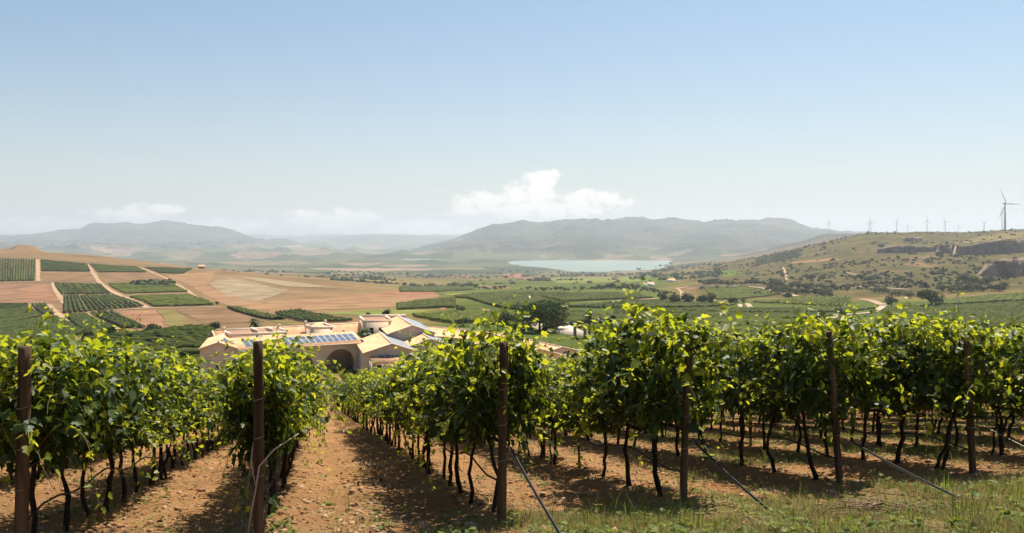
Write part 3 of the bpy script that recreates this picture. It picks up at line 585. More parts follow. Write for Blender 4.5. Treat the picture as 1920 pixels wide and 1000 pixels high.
# rear wing
gable_block('rear_wing', uvw(-22, 15.6), TH, 9.0, 28, -18.5, -17.0, 'long low tiled wing behind the courtyard, between the two roof turrets', 'stucco')
for nm, a0, b0, wd_, dp_, zt_, lab in (('roof_turret', -6.2, 9.2, 3.9, 4.2, -16.55, 'small square turret with a tiled hip inside its parapet, above the arched wing'),
                                       ('roof_turret', -20.6, 8.2, 9.8, 5.2, -16.9, 'wide flat roofed turret block behind the left end of the villa')):
    fr = Frame(nm, uvw(a0, b0), TH, lab); h = zt_ - BASE
    b = MB(); b.box(0, wd_, 0, dp_, 0, h - .5); fr.part('wall', b, 'stucco')
    b = MB(); t = .3
    for (x0, x1, y0, y1, hh) in ((-.08, wd_ + .08, -.08, t, .0), (-.08, wd_ + .08, dp_ - t, dp_ + .08, .35), (-.08, t, t, dp_ - t, .15), (wd_ - t, wd_ + .08, t, dp_ - t, .15)): b.box(x0, x1, y0, y1, h - .5, h + hh)
    for cx in (-.12, wd_ - t): b.box(cx, cx + .42, dp_ - t - .02, dp_ + .12, h + .35, h + .75)
    fr.part('parapet', b, 'trim')
    b = MB()
    if wd_ < 5: b.add([(t, t, h - .45), (wd_ - t, t, h - .45), (wd_ - t, dp_ - t, h - .45), (t, dp_ - t, h - .45), (wd_ / 2, dp_ / 2, h + .55)], [(0, 1, 4), (1, 2, 4), (2, 3, 4), (3, 0, 4)]); fr.part('roof', b, 'roof_tile')
    else:
        b.add([(t, t, h - .2), (wd_ - t, t, h - .2), (wd_ - t, dp_ - t, h + .1), (t, dp_ - t, h + .1)], [(0, 1, 2, 3)]); fr.part('roof', b, 'brown_brick')
        b = MB(); b.box(4.6, 4.95, .2, dp_ - .2, h - .3, h + .45); b.box(7.2, 7.5, .2, dp_ - .2, h - .3, h + .45); fr.part('divider', b, 'trim')
# flat tower with two windows, then the tall gabled hall and two lower ones in front
fr = Frame('flat_roofed_tower', uvw(4.0, 10.6), TR, 'square flat roofed tower with two dark windows beside the highest gable'); h = -16.0 - BASE
b = MB(); b.box(0, 5.2, 0, 8, 0, h - .4); wo = fr.part('wall', b, 'stucco')
b = MB(); b.box(-.1, 5.3, -.1, .3, h - .4, h); b.box(-.1, .3, .3, 8.1, h - .4, h + .1); b.box(-.1, 9, 7.8, 8.2, h - .4, h + .25); b.box(4.9, 5.3, .3, 7.8, h - .4, h + .1); fr.part('parapet', b, 'trim')
b = MB(); b.add([(.3, .3, h - .3), (4.9, .3, h - .3), (4.9, 7.8, h - .1), (.3, 7.8, h - .1)], [(0, 1, 2, 3)]); fr.part('roof', b, 'brown_brick')
for x_ in (1.1, 2.9):
    b = MB(); b.box(x_, x_ + .75, -.04, .2, h - 2.5, h - 1.4); wn = fr.part('window', b, 'dark_void'); b = MB(); b.box(x_ - .1, x_ + .85, -.12, -.045, h - 2.65, h - 2.5); fr.part('sill', b, 'trim', wn)
RD_ = TR + math.pi / 2
gable_block('gabled_hall', uvw(8.7, -1.6), RD_, 8.6, 20, -17.5, -16.0, 'highest gabled hall of the villa with a pale metal slope on its right', 'stucco_shaded', metal_side='metal_roof')
gable_block('gabled_house', uvw(.6, -12.6), RD_, 9.0, 17, -18.95, -17.5, 'low gabled house right beside the big arch, grey metal slope to its right', 'stucco_shaded', metal_side='metal_roof')
gable_block('gabled_house', uvw(8.6, -9.8), RD_, 8.0, 11, -18.9, -17.5, 'low gabled house in front of the highest hall, rightmost of the three close gables', 'stucco_shaded', metal_side='metal_roof')
fr = Frame('lean_to_shed', uvw(-3.2, -14.6), TR, 'lowest tiled lean-to in front of the villa with a few solar panels'); e, r = -20.1 - BASE, -19.1 - BASE
b = MB(); b.box(0, 12, .2, 4.6, 0, e - .1); fr.part('wall', b, 'stucco')
b = MB(); b.add([(-.2, 0, e), (12.2, 0, e), (12.2, 4.9, r), (-.2, 4.9, r), (-.2, 0, e - .15), (12.2, 0, e - .15), (12.2, 4.9, r - .15), (-.2, 4.9, r - .15)], [(0, 1, 2, 3), (7, 6, 5, 4), (0, 4, 5, 1), (0, 3, 7, 4), (1, 5, 6, 2), (2, 6, 7, 3)]); ro = fr.part('roof', b, 'roof_tile')
for k in range(4):
    x_ = 1.0 + k * 1.1; s_ = (r - e) / 4.9; pb = MB(); pb.add([(x_, 2.2, e + s_ * 2.2 + .06), (x_ + 1, 2.2, e + s_ * 2.2 + .06), (x_ + 1, 4.0, e + s_ * 4 + .06), (x_, 4.0, e + s_ * 4 + .06)], [(0, 1, 2, 3)], 1)
    pb.add([(x_ + .07, 2.28, e + s_ * 2.28 + .085), (x_ + .93, 2.28, e + s_ * 2.28 + .085), (x_ + .93, 3.92, e + s_ * 3.92 + .085), (x_ + .07, 3.92, e + s_ * 3.92 + .085)], [(0, 1, 2, 3)]); fr.part('solar_panel', pb, ['solar_cell', 'panel_frame'], ro)
b = MB(); b.box(-.35, -.2, -.2, 5, 0, e + .1); fr.part('end_wall', b, 'trim')
# right hand wings behind the vines
gable_block('tiled_wing', unp(1010, 655, -18.0), RD_ + R(6), 9.5, 22, -19.3, -17.9, 'tiled wing behind the vines right of the middle post', 'stucco')
gable_block('tiled_wing', unp(1052, 652, -18.6), RD_ + R(14), 13, 24, -20.0, -18.5, 'rightmost long tiled wing with panels, seen over the vine tops', 'stucco', panel=(1, 1, 9, .5, .9))
gable_block('tiled_wing', unp(905, 622, -18.2), RD_ + R(40), 8, 16, -19.2, -18.1, 'reddish tiled wing peeping out between vine shoots left of the middle post', 'stucco')
gable_block('low_storehouse', unp(100, 668, -18.2), TH + R(20), 6, 12, -19.2, -18.2, 'low roofed storehouse with blue panels peeping over the vines at the left', 'stucco', panel=(-1, 1, 9, .2, .9))
pts = [gp(*P6(x_, y_), dmin=150) for x_, y_ in ((860, 585), (1180, 600), (1340, 660), (1130, 640))]
b = MB(); z_ = max(p[2] for p in pts) + .5; b.add([(p[0], p[1], z_) for p in pts] + [(p[0], p[1], z_ - 3) for p in pts], [(0, 1, 2, 3), (0, 4, 5, 1), (1, 5, 6, 2), (2, 6, 7, 3), (3, 7, 4, 0)]); tag(b.build('terrace_slab', MAT['paving']), 'pale paved terrace between the right wing and the palms', 'terrace')
for px_, hh, lab in ((1078, 3.2, 'brown brick gate pillar nearer to the tallest palm'), (1097, 2.6, 'shorter brown brick gate pillar at the terrace end')):
    x_, y_, z_ = gp(px_, 634, 150); b = MB(); b.box(-.35, .35, -.35, .35, -.3, hh); r_ = empty('brick_pillar', (x_, y_, z_)); tag(r_, lab, 'pillar', 'brick pillars by the terrace'); b.build('shaft', MAT['brown_brick'], r_)
    b = MB(); b.box(-.5, .5, -.5, .5, hh + .002, hh + .25); b.build('cap', MAT['trim'], r_)

# ------------------------------------------------------------------ small houses and hill walls
for px_, py_, w_, m, lab, cat in ((1258, 529, 11, 'white_wall', 'tiny white farmhouse at the right end of the valley tree line', 'house'), (1219, 537, 9, 'white_wall', 'tiny pale farmhouse left of the other white one', 'house'), (378, 504, 8, 'red_wall', 'little red hut on the crest of the left hill', 'hut')):
    x_, y_, z_ = gp(px_, py_, 150); r_ = empty('farmhouse' if m == 'white_wall' else 'hut', (x_, y_, z_), R(20)); tag(r_, lab, cat)
    b = MB(); b.box(-w_ / 2, w_ / 2, -3, 3, -1, 3.6); b.add([(-w_ / 2, -2.99, 3.6), (-w_ / 2, 2.99, 3.6), (-w_ / 2, 0, 5), (w_ / 2, -2.99, 3.6), (w_ / 2, 2.99, 3.6), (w_ / 2, 0, 5)], [(0, 2, 1), (3, 4, 5)]); b.build('wall', MAT[m], r_)
    b = MB(); b.add([(-w_ / 2 - .3, -3.3, 3.45), (w_ / 2 + .3, -3.3, 3.45), (w_ / 2 + .3, 0, 5.1), (-w_ / 2 - .3, 0, 5.1), (w_ / 2 + .3, 3.3, 3.45), (-w_ / 2 - .3, 3.3, 3.45)], [(0, 1, 2, 3), (3, 2, 4, 5)]); b.build('roof', MAT['roof_tile'], r_)
    b = MB(); b.box(-.6, .5, -3.06, -2.95, 0, 2.1); b.build('door', MAT['dark_void'], r_)
mat('rock', (.10, .075, .052), (.26, .19, .13), scale=.09, rough=.95, bump=1.2, bscale=.25); mat('rock_pale', (.26, .19, .125), (.38, .28, .19), scale=.12, rough=.95, bump=1, bscale=.2)
def cliff(name, top, bot, label, m='rock', thick=9, cat='cliff'):
    """a steep rock terrace: points along its top and its foot on screen give its place; thickness runs back into the hill"""
    n = 40; b = MB(); tp = np.array(top, float); bp = np.array(bot, float)
    u = np.linspace(0, 1, n + 1); tpx = np.interp(u, np.linspace(0, 1, len(tp)), tp[:, 0]); tpy = np.interp(u, np.linspace(0, 1, len(tp)), tp[:, 1]); bpx = np.interp(u, np.linspace(0, 1, len(bp)), bp[:, 0]); bpy_ = np.interp(u, np.linspace(0, 1, len(bp)), bp[:, 1])
    rows = [[] for _ in range(6)]
    for k in range(n + 1):
        x_, y_, z_ = gp(*P8(bpx[k], bpy_[k]), dmin=300); h = (P8(0, bpy_[k])[1] - P8(0, tpy[k])[1]) / F * y_
        h *= 1 + .12 * float(fbm(np.array([x_]), np.array([y_ * .3]), 30, 3)[0])
        for j, f_ in enumerate((-.15, .3, .65, 1.0)): rows[j].append((x_ + rng.normal(0, .6), y_ + f_ * 2.5 + rng.normal(0, .9), z_ + h * f_))
        rows[4].append((x_, y_ + thick, z_ + h * 1.02)); rows[5].append((x_, y_ + thick * 2, min(z_, gz(x_, y_ + thick * 2) - 1)))
    V = np.array(rows).transpose(1, 0, 2); i = (np.arange(n)[:, None] * 6 + np.arange(5)[None]).ravel(); b.addn(V.reshape(-1, 3), np.stack([i, i + 6, i + 7, i + 1], 1))
    b.f += [[0, 1, 2, 3, 4, 5], [n * 6 + k for k in (5, 4, 3, 2, 1, 0)]]; b.mi += [0, 0]
    tag(b.build(name, MAT[m]), label, cat)
cliff('cliff', [(1085, 438), (1250, 415), (1400, 395), (1560, 378)], [(1085, 492), (1250, 492), (1400, 485), (1560, 470)], 'long dark quarried rock face running out of the photo at the right')
cliff('cliff', [(940, 432), (1058, 426)], [(945, 482), (1058, 487)], 'short dark rock face left of the pale buttress')
cliff('rock_buttress', [(1060, 428), (1082, 430)], [(1060, 496), (1084, 496)], 'pale narrow rock buttress between the two dark faces', 'rock_pale', cat='rock')
cliff('cliff', [(530, 452), (650, 436), (760, 430), (930, 440)], [(530, 482), (700, 480), (930, 470)], 'low broken rock ledge under the wind turbines', 'rock')
cliff('rock_outcrop', [(1315, 565), (1400, 535), (1560, 520)], [(1312, 640), (1400, 645), (1560, 630)], 'brown rocky outcrop at the right photo edge', 'rock', 20, 'rock')
cliff('stone_terrace', [(700, 378), (760, 372), (825, 374)], [(700, 405), (760, 408), (825, 402)], 'pale stone terrace wall high on the right hill', 'rock_pale', cat='wall')

# ------------------------------------------------------------------ wind turbines and pole
def turbine(px_, hub_py, d, rot, rad, label, yaw=0.2):
    x_ = (px_ - 960) / F * d; zh = (HOR - hub_py) / F * d; zb = gz(x_, d); r_ = empty('wind_turbine', (x_, d, zb), yaw); tag(r_, label, 'wind turbine', 'wind turbines along the right hill crest'); h = zh - zb
    k = rad / 40
    b = MB(); b.tube([(0, 0, -2), (0, 0, h * .5), (0, 0, h - 1.2 * k)], [2.5 * k, 2.0 * k, 1.4 * k], 10); b.build('tower', MAT['turbine_white'], r_, smooth=True)
    b = MB(); b.box(-1.5 * k, 1.5 * k, -2.5 * k, 6 * k, h - 1.2 * k, h + 2 * k); b.build('nacelle', MAT['turbine_white'], r_)
    b = MB(); b.tube([(0, -5.5 * k, h), (0, -4.6 * k, h), (0, -2.5 * k, h)], [.3 * k, 1.5 * k, 1.7 * k], 8); hb_ = b.build('hub', MAT['turbine_white'], r_, smooth=True)
    for j in range(3):
        a = rot + j * 2 * math.pi / 3; dr = np.array([math.sin(a), 0, math.cos(a)]); sd_ = np.array([math.cos(a), 0, -math.sin(a)]); b = MB(); V = []
        for f_, c_, th in ((.02, 1.2, 1.0), (.12, 2.2, .7), (.22, 3.0, .6), (.6, 1.9, .35), (1.0, .6, .12)):
            o = np.array([0, -4 * k, h]) + dr * rad * f_
            for q_ in (-.35 * c_ * k * sd_, np.array([0, -th * k * .5, 0]), .65 * c_ * k * sd_, np.array([0, th * k * .5, 0])): V.append(o + q_)
        b.add(V, [(i * 4 + m_, i * 4 + (m_ + 1) % 4, i * 4 + 4 + (m_ + 1) % 4, i * 4 + 4 + m_) for i in range(4) for m_ in range(4)]); b.build('blade', MAT['turbine_white'], r_)
turbine(1884.5, 382, 2250, R(-28), 44, 'largest nearest wind turbine at the right photo edge', .25)
for px_, hy, d, rot, rad, lab in ((1879, 399, 3300, 100, 26, 'wind turbine half hidden behind the largest one'), (1554, 417, 5200, 10, 34, 'lone wind turbine over the dark ridge, furthest left'), (1629, 418, 5000, 5, 34, 'small wind turbine left of its close twin, above the skyline bush'), (1633, 416, 4600, 95, 34, 'small wind turbine right of its close twin, above the skyline bush'),
    (1681, 416, 4700, 40, 32, 'wind turbine right of the twin pair on the crest'), (1701.5, 422, 5600, 20, 28, 'tiny faint turbine between two taller ones left of the upright bladed one'), (1738, 414, 4300, 2, 36, 'turbine with one blade straight up in the middle of the crest'), (1772, 416, 4500, 90, 34, 'turbine with flat lying blade right of the upright bladed one'),
    (1797, 423, 5600, 15, 26, 'tiny faint turbine near the hill shoulder'), (1845, 418, 4600, 55, 34, 'turbine with a v shaped pair of raised blades nearest to the largest turbine')):
    turbine(px_, hy, d, R(rot), rad, lab)
x_, y_, z_ = gp(1797, 602, 150); hp = 47 / F * y_; r_ = empty('utility_pole', (x_, y_, z_)); tag(r_, 'thin grey utility pole in the vineyard at the right', 'pole')
b = MB(); b.tube([(0, 0, -.3), (0, 0, hp)], [.2, .13], 8); b.build('shaft', MAT['pole_grey'], r_); b = MB(); b.box(-.55, .55, -.06, .06, hp - .5, hp - .36); b.box(-.3, .3, -.08, .08, hp - 1.1, hp - .95); b.build('crossarm', MAT['pole_grey'], r_)

# ------------------------------------------------------------------ trees
def crown_mesh(name, m, seed, nf=700, flat=.75, size=.11, lobes=9, wide=1.0, base=.3, top=1.0, spread=.62):
    """leaf clumps spread through overlapping lobes; unit height crown standing on z=0"""
    g_ = np.random.default_rng(seed); b = MB(); ce = []
    for k in range(lobes):
        a = g_.uniform(0, 2 * math.pi); rr = math.sqrt(g_.random()) * .34 * wide; zz = base + (top - base) * g_.uniform(.22, .72); ce.append((rr * math.cos(a), rr * math.sin(a), zz, g_.uniform(.16, .27)))
    ce.append((0, 0, (base + top) / 2 + .08, .28)); P = []; Nn = []
    per = nf // len(ce)
    for (cx, cy, cz, r_) in ce:
        d = g_.normal(size=(per, 3)); d /= np.linalg.norm(d, axis=1)[:, None]; rad = r_ * (spread + (1.05 - spread) * g_.random(per) ** .6)
        p = np.stack([cx + d[:, 0] * rad * wide, cy + d[:, 1] * rad * wide, cz + d[:, 2] * rad * flat], 1); P.append(p); Nn.append(d + g_.normal(0, .45, d.shape))
    P = np.concatenate(P); Nn = np.concatenate(Nn); P[:, 2] = np.minimum(P[:, 2], top); Nn /= np.linalg.norm(Nn, axis=1)[:, None]; n = len(P)
    t = np.cross(Nn, g_.normal(size=(n, 3))); t /= np.linalg.norm(t, axis=1)[:, None]; s_ = np.cross(Nn, t); sz = size * g_.uniform(.5, 1.15, n)[:, None]
    V = np.stack([P - t * sz * .6, P - s_ * sz * .45 + Nn * sz * .1, P + t * sz * .7, P + s_ * sz * .45 + Nn * sz * .1], 1).reshape(-1, 3); b.addn(V, np.arange(n * 4).reshape(-1, 4)); return b.mesh(name, MAT[m])
def trunk_mesh(name, seed, base=.45, rad=.035, n=4, lean=.04):
    g_ = np.random.default_rng(seed); b = MB(); L = np.array([g_.normal(0, lean), g_.normal(0, lean)])
    b.tube([(0, 0, -.06), (L[0] * .5, L[1] * .5, base * .5), (L[0], L[1], base)], [rad * 1.3, rad, rad * .75], 7)
    for k in range(n):
        a = k * 2 * math.pi / n + g_.uniform(-.5, .5); q_ = np.array([L[0], L[1], base * .9]); e_ = q_ + np.array([math.cos(a) * .22, math.sin(a) * .22, .25]); b.tube([q_, (q_ + e_) / 2 + (0, 0, .03), e_], [rad * .6, rad * .4, rad * .15], 5)
    return b.mesh(name, MAT['bark'])
KIND = {'oak': [(crown_mesh('crown', 'oak', s, 950, wide=1.2, base=.02), trunk_mesh('trunk', s)) for s in range(4)],
        'bush': [(crown_mesh('crown', 'oak', 20 + s, 600, wide=1.35, base=.0, flat=.8, top=.95), trunk_mesh('trunk', 20 + s, .3, .03)) for s in range(3)],
        'olive': [(crown_mesh('crown', 'olive', 30 + s, 600, wide=1.2, base=.1), trunk_mesh('trunk', 30 + s)) for s in range(3)],
        'pine': [(crown_mesh('crown', 'pine', 41, 7000, size=.055, lobes=36, wide=1.9, base=.16, top=1.0, flat=.85), trunk_mesh('trunk', 41, .55, .035, 6))],
        'airy': [(crown_mesh('crown', 'olive', 51 + s, 420, size=.09, lobes=8, wide=.75, base=.42, spread=.4), trunk_mesh('trunk', 51 + s, .6, .022, 5)) for s in range(2)]}
cnt = {}
def tree(px_, py_, hpx, kind, label, group=None, name=None, wide=1.0, dmin=150, cat='tree', dy=0.0):
    x_, y_, z_ = gp(px_, py_, dmin); y_ += dy; x_ = (px_ - 960) / F * y_; z_ = gz(x_, y_); h = hpx / F * y_
    k = cnt.get(kind, 0); cnt[kind] = k + 1; cm_, tm = KIND[kind][k % len(KIND[kind])]
    r_ = empty(name or ('shrub' if cat == 'shrub' else 'tree'), (x_, y_, z_), rng.uniform(0, 6.28)); r_.scale = (h * wide, h * wide, h); tag(r_, label, cat, group)
    link('crown', cm_, r_); link('trunk', tm, r_); return r_
tree(1012, 622, 64, 'pine', 'big dark umbrella pine with a broad rounded crown behind the villa', name='stone_pine', wide=.92)
tree(953, 612, 30, 'oak', 'round dark tree just left of the umbrella pine')
tree(983, 612, 24, 'bush', 'low dark tree touching the left foot of the umbrella pine', wide=1.0)
tree(1045, 622, 30, 'olive', 'greyer leafy tree under the right side of the umbrella pine', wide=1.35)
tree(868, 612, 20, 'bush', 'wide dark clipped shrub behind the villa roofs, left of the round tree', wide=1.35, cat='shrub')
for px_, py_, h_, k_, lab in ((864, 588, 17, 'bush', 'dark shrub in the field above the wide clipped one'), (777, 594, 10, 'bush', 'small shrub beside the highest villa roof'), (846, 568, 8, 'bush', 'lone small bush at the tip of the terracotta field'), (857, 577, 7, 'bush', 'lone little bush between the terracotta field and the dark shrub'), (843, 592, 9, 'bush', 'low bush on the pale patch left of the dark shrub'), (893, 587, 8, 'bush', 'small round bush right of the dark shrub in the field'),
    (287, 628, 26, 'oak', 'round dark tree at the foot of the reddish fallow field'), (400, 622, 22, 'oak', 'dark tree left of the villa beside the tan field'), (170, 640, 24, 'oak', 'dark tree low on the far left above the vine tops'), (130, 638, 20, 'bush', 'broad dark bush left of the low far left tree'), (407, 571, 8, 'bush', 'small bush at the tip of the yellowish green vineyard'), (330, 575, 6, 'bush', 'tiny bush on the track below the vineyards of the left hill'), (584, 606, 14, 'bush', 'small dark tree behind the small turret, the left one of two'), (597, 606, 9, 'bush', 'small dark bush behind the small turret, the right one of two'), (690, 592, 8, 'bush', 'tiny bush on the field edge behind the flat tower'),
    (1242, 566, 19, 'oak', 'leftmost dark tree of the field tree group, near the track'), (1264, 570, 22, 'oak', 'second dark field tree with sunlit ground under it'), (1291, 570, 24, 'oak', 'third dark field tree, beside the track bend'), (1318, 571, 22, 'oak', 'left half of the widest tree pair in the field group'), (1333, 571, 23, 'oak', 'right half of the widest tree pair in the field group'), (1373, 571, 17, 'oak', 'slim dark tree right of the widest field tree pair'), (1393, 568, 9, 'bush', 'small low tree beside the two short pale tracks'), (1476, 561, 15, 'oak', 'dark tree at the right end of the oval vineyard'),
    (1744, 578, 44, 'oak', 'largest rounded tree of the right hillside, standing at the field edge'), (1672, 575, 22, 'oak', 'dark tree by the pale road end at the right'), (1628, 438, 6, 'bush', 'dark bush on the skyline below the twin turbines'), (1652, 466, 11, 'oak', 'dark tree on the low rock ledge'), (1545, 468, 8, 'bush', 'dark bush on the left shoulder of the right hill'), (1817, 437, 4, 'bush', 'tiny bush on the skyline near the hill shoulder'), (1897, 431, 4, 'bush', 'tiny bush on the skyline right of the largest turbine')):
    tree(px_, py_, h_, k_, lab, cat='shrub' if k_ == 'bush' else 'tree')
tree(1538, 610, 30, 'airy', 'thin see-through roadside tree, the left one of two by the pale road', 'thin trees by the pale road'); tree(1572, 612, 36, 'airy', 'thin tall roadside tree, the right one of two by the pale road', 'thin trees by the pale road')
zones = [([(1205, 518), (1275, 518)], 14, 6, 'oak', 'dark tree in the straight hedgerow before the lake'), ([(890, 543), (948, 543)], 9, 7, 'bush', 'bush in the tree line beside the pale field strip'), ([(975, 543), (1105, 545)], 16, 8, 'bush', 'bush in the long thin valley tree line'), ([(1107, 542), (1200, 544)], 16, 12, 'oak', 'tree in the thick right half of the valley tree line'), ([(1200, 545), (1266, 552)], 18, 8, 'bush', 'bush of the dark scrub patch beside the white farmhouses'), ([(1316, 533), (1445, 535)], 22, 9, 'oak', 'tree in the dark belt behind the oval vineyard'),
    ([(1445, 548), (1560, 556)], 18, 15, 'oak', 'tree at the front edge of the wooded foot of the right hill'), ([(1445, 538), (1595, 545)], 20, 13, 'oak', 'tree inside the wooded foot of the right hill'), ([(1500, 526), (1560, 530)], 8, 11, 'oak', 'tree at the top of the wooded foot of the right hill'), ([(1600, 525), (1710, 530)], 14, 12, 'oak', 'tree of the grove above the pale hillside road'), ([(1620, 545), (1715, 560)], 12, 13, 'olive', 'grey green tree below the pale hillside road'), ([(1760, 548), (1890, 545)], 18, 15, 'oak', 'tree in the dark grove left of the rocky outcrop'), ([(1790, 528), (1860, 535)], 12, 14, 'oak', 'tree on the upper side of the grove by the outcrop'), ([(1828, 508), (1868, 516)], 8, 11, 'oak', 'tree in the small grove above the outcrop foot'),
    ([(935, 508), (1140, 518)], 14, 4.5, 'bush', 'tiny tree on the near lake shore'), ([(1190, 507), (1262, 497)], 10, 5, 'bush', 'tiny tree where the lake ends at the right')]
for (a, e_), n, h_, k_, lab in zones:
    for i in range(n):
        f_ = (i + rng.uniform(-.35, .35) + .5) / n; tree(a[0] + (e_[0] - a[0]) * f_, a[1] + (e_[1] - a[1]) * f_ + rng.uniform(-2.5, 2.5), h_ * rng.uniform(.5, 1.3), k_ if (k_ != 'oak' or rng.random() < .62) else 'olive', lab, lab.replace('tree ', 'trees ', 1).replace('bush ', 'bushes ', 1), cat='shrub' if k_ == 'bush' else 'tree')
# palms
def palm_meshes(seed, h, r_crown):
    g_ = np.random.default_rng(seed); b = MB(); b.tube([(0, 0, -.3), (.05, .02, h * .5), (0, 0, h)], [.28, .22, .2], 8); tr = b.mesh('trunk', MAT['bark']); b = MB()
    for k in range(34):
        a = g_.uniform(0, 6.28); el = g_.uniform(-.5, 1.25); L = r_crown * g_.uniform(.8, 1.15); d = np.array([math.cos(a), math.sin(a), 0]); pts = []
        for t in np.linspace(0, 1, 6): pts.append(np.array([0, 0, h]) + d * L * t * math.cos(el) * .95 + np.array([0, 0, L * (t * math.sin(el) - .55 * t * t)]))
        s_ = np.array([-d[1], d[0], 0]); V = []
        for i, p in enumerate(pts):
            w_ = L * .16 * (1 - abs(i / 5 - .45)); V += [p - s_ * w_ - (0, 0, w_ * .5), p, p + s_ * w_ - (0, 0, w_ * .5)]
        b.add(V, [(i * 3 + j, i * 3 + j + 1, i * 3 + j + 4, i * 3 + j + 3) for i in range(5) for j in range(2)])
    return tr, b.mesh('fronds', MAT['palm_leaf'])
for px_, top, d, h, rc, lab in ((1105, 577, 200, 7.0, 1.9, 'tallest palm standing behind the villa terrace'), (1123, 590, 198, 5.6, 2.1, 'middle palm of the three by the terrace'), (1147, 586, 205, 5.8, 2.2, 'right palm of the three by the terrace'), (477, 594, 190, 5.0, 1.9, 'palm top rising behind the left turret block'), (726, 577, 190, 6.5, 1.7, 'palm top rising behind the highest gable'),
                                (588, 617, 158, 5.2, 2.0, 'palm in the courtyard left of the small turret'), (638, 617, 157, 5.0, 2.0, 'palm in the courtyard right of the small turret'), (684, 614, 156, 5.6, 1.9, 'palm in the courtyard beside the flat tower')):
    x_ = (px_ - 960) / F * d; zt_ = (HOR - top) / F * d - .55 * rc; r_ = empty('palm_tree', (x_, d, zt_ - h), rng.uniform(0, 6)); tag(r_, lab, 'palm'); zg = gz(x_, d) if d > 170 else BASE
    tr, fr_ = palm_meshes(int(px_), zt_ - zg, rc); r_.location.z = zg; link('trunk', tr, r_); link('fronds', fr_, r_)
# scrub and low brush, uncountable
def brush(name, n, samp, m, label, smin, smax, per=12):
    b = MB(); P = []; S = []
    for _ in range(n * 6):
        r_ = samp()
        if r_ is None: continue
        P.append(r_); S.append(rng.uniform(smin, smax) * (1.5 if rng.random() < .1 else 1))
        if len(P) >= n: break
    P = np.array(P); S = np.array(S); z = zt(P[:, 0], P[:, 1]); C = np.repeat(np.concatenate([P, z[:, None]], 1), per, 0); s_ = np.repeat(S, per)[:, None]; k = len(C)
    d = rng.normal(size=(k, 3)); d /= np.linalg.norm(d, axis=1)[:, None]; d[:, 2] = np.abs(d[:, 2]); c = C + d * s_ * rng.uniform(.35, .6, (k, 1)) * np.array([1.1, 1.1, .95]); nn = d + rng.normal(0, .4, d.shape); nn /= np.linalg.norm(nn, axis=1)[:, None]
    t = np.cross(nn, rng.normal(size=(k, 3))); t /= np.linalg.norm(t, axis=1)[:, None]; u = np.cross(nn, t); q_ = s_ * .38
    b.addn(np.stack([c - t * q_, c - u * q_ * .8, c + t * q_, c + u * q_ * .8], 1).reshape(-1, 3), np.arange(k * 4).reshape(-1, 4)); tag(b.build(name, MAT[m]), label, 'brush', kind='stuff')
def samp_hill():
    d = math.exp(rng.uniform(math.log(760), math.log(2300))); px_ = rng.uniform(1250, 2150); x_ = (px_ - 960) / F * d
    if px_ < 1310 + (d < 900) * 100 or fbm(np.array([x_]), np.array([d]), 130, 3)[0] < rng.uniform(-.25, .35): return None
    return x_, d
brush('hillside_scrub', 1700, samp_hill, 'scrub', 'low dry scrub dotted over the right hillside', 1.5, 5.0)
def samp_valley():
    d = math.exp(rng.uniform(math.log(1250), math.log(3300))); px_ = rng.uniform(250, 1350); x_ = (px_ - 960) / F * d
    if fbm(np.array([x_]), np.array([d]), 240, 3)[0] < rng.uniform(.05, .4) or (px_ < 620 and d < 1700): return None
    return x_, d
brush('valley_brush', 1000, samp_valley, 'oak', 'scattered dark brush and hedges across the far valley floor', 3, 8)
def samp_olive():
    px_ = rng.uniform(1420, 1500); d = rng.uniform(1650, 1950); x_ = (px_ - 960) / F * d; return round(x_ / 12) * 12 + rng.normal(0, .7), round(d / 12) * 12 + rng.normal(0, .7)
brush('olive_grove', 300, samp_olive, 'olive', 'far olive grove planted in dotted lines on the right hill', 4, 6)
def samp_oc():
    a = gp(*P4(rng.uniform(950, 1160), rng.uniform(372, 398)), dmin=200); return round(a[0] / 9) * 9 + rng.normal(0, .6), round(a[1] / 9) * 9 + rng.normal(0, .6)
brush('olive_clump', 70, samp_oc, 'oak', 'small dark olive clump inside a vineyard on the left hill', 4, 6)

# ------------------------------------------------------------------ the vineyard in front
OUT = np.array([(0, 0, 0), (.16, -.13, 0), (.44, -.04, 0), (.50, .20, 0), (.34, .30, 0), (.45, .60, 0), (.20, .66, 0), (0, 1, 0), (-.20, .66, 0), (-.45, .60, 0), (-.34, .30, 0), (-.50, .20, 0), (-.44, -.04, 0), (-.16, -.13, 0)])
def leaves(b, P, Nn, T, S, g_, mi=0):
    n = len(P)
    if not n: return
    Nn = Nn / (np.linalg.norm(Nn, axis=1)[:, None] + 1e-9); T = T - Nn * (T * Nn).sum(1)[:, None]; T /= np.linalg.norm(T, axis=1)[:, None] + 1e-9; s_ = np.cross(T, Nn)
    fold = g_.uniform(.1, .55, n)[:, None]; curl = g_.uniform(-.1, .4, n)[:, None]; x = OUT[:, 0][None]; y = OUT[:, 1][None]; zz = np.abs(x) * fold - curl * y * y
    V = P[:, None] + S[:, None, None] * (x[..., None] * s_[:, None] + y[..., None] * T[:, None] + zz[..., None] * Nn[:, None])
    base = np.arange(n)[:, None] * 14; r_ = base + np.array([0, 1, 2, 3, 4, 5, 6, 7]); l_ = base + np.array([0, 7, 8, 9, 10, 11, 12, 13]); b.addn(V.reshape(-1, 3), np.concatenate([r_, l_]), mi)
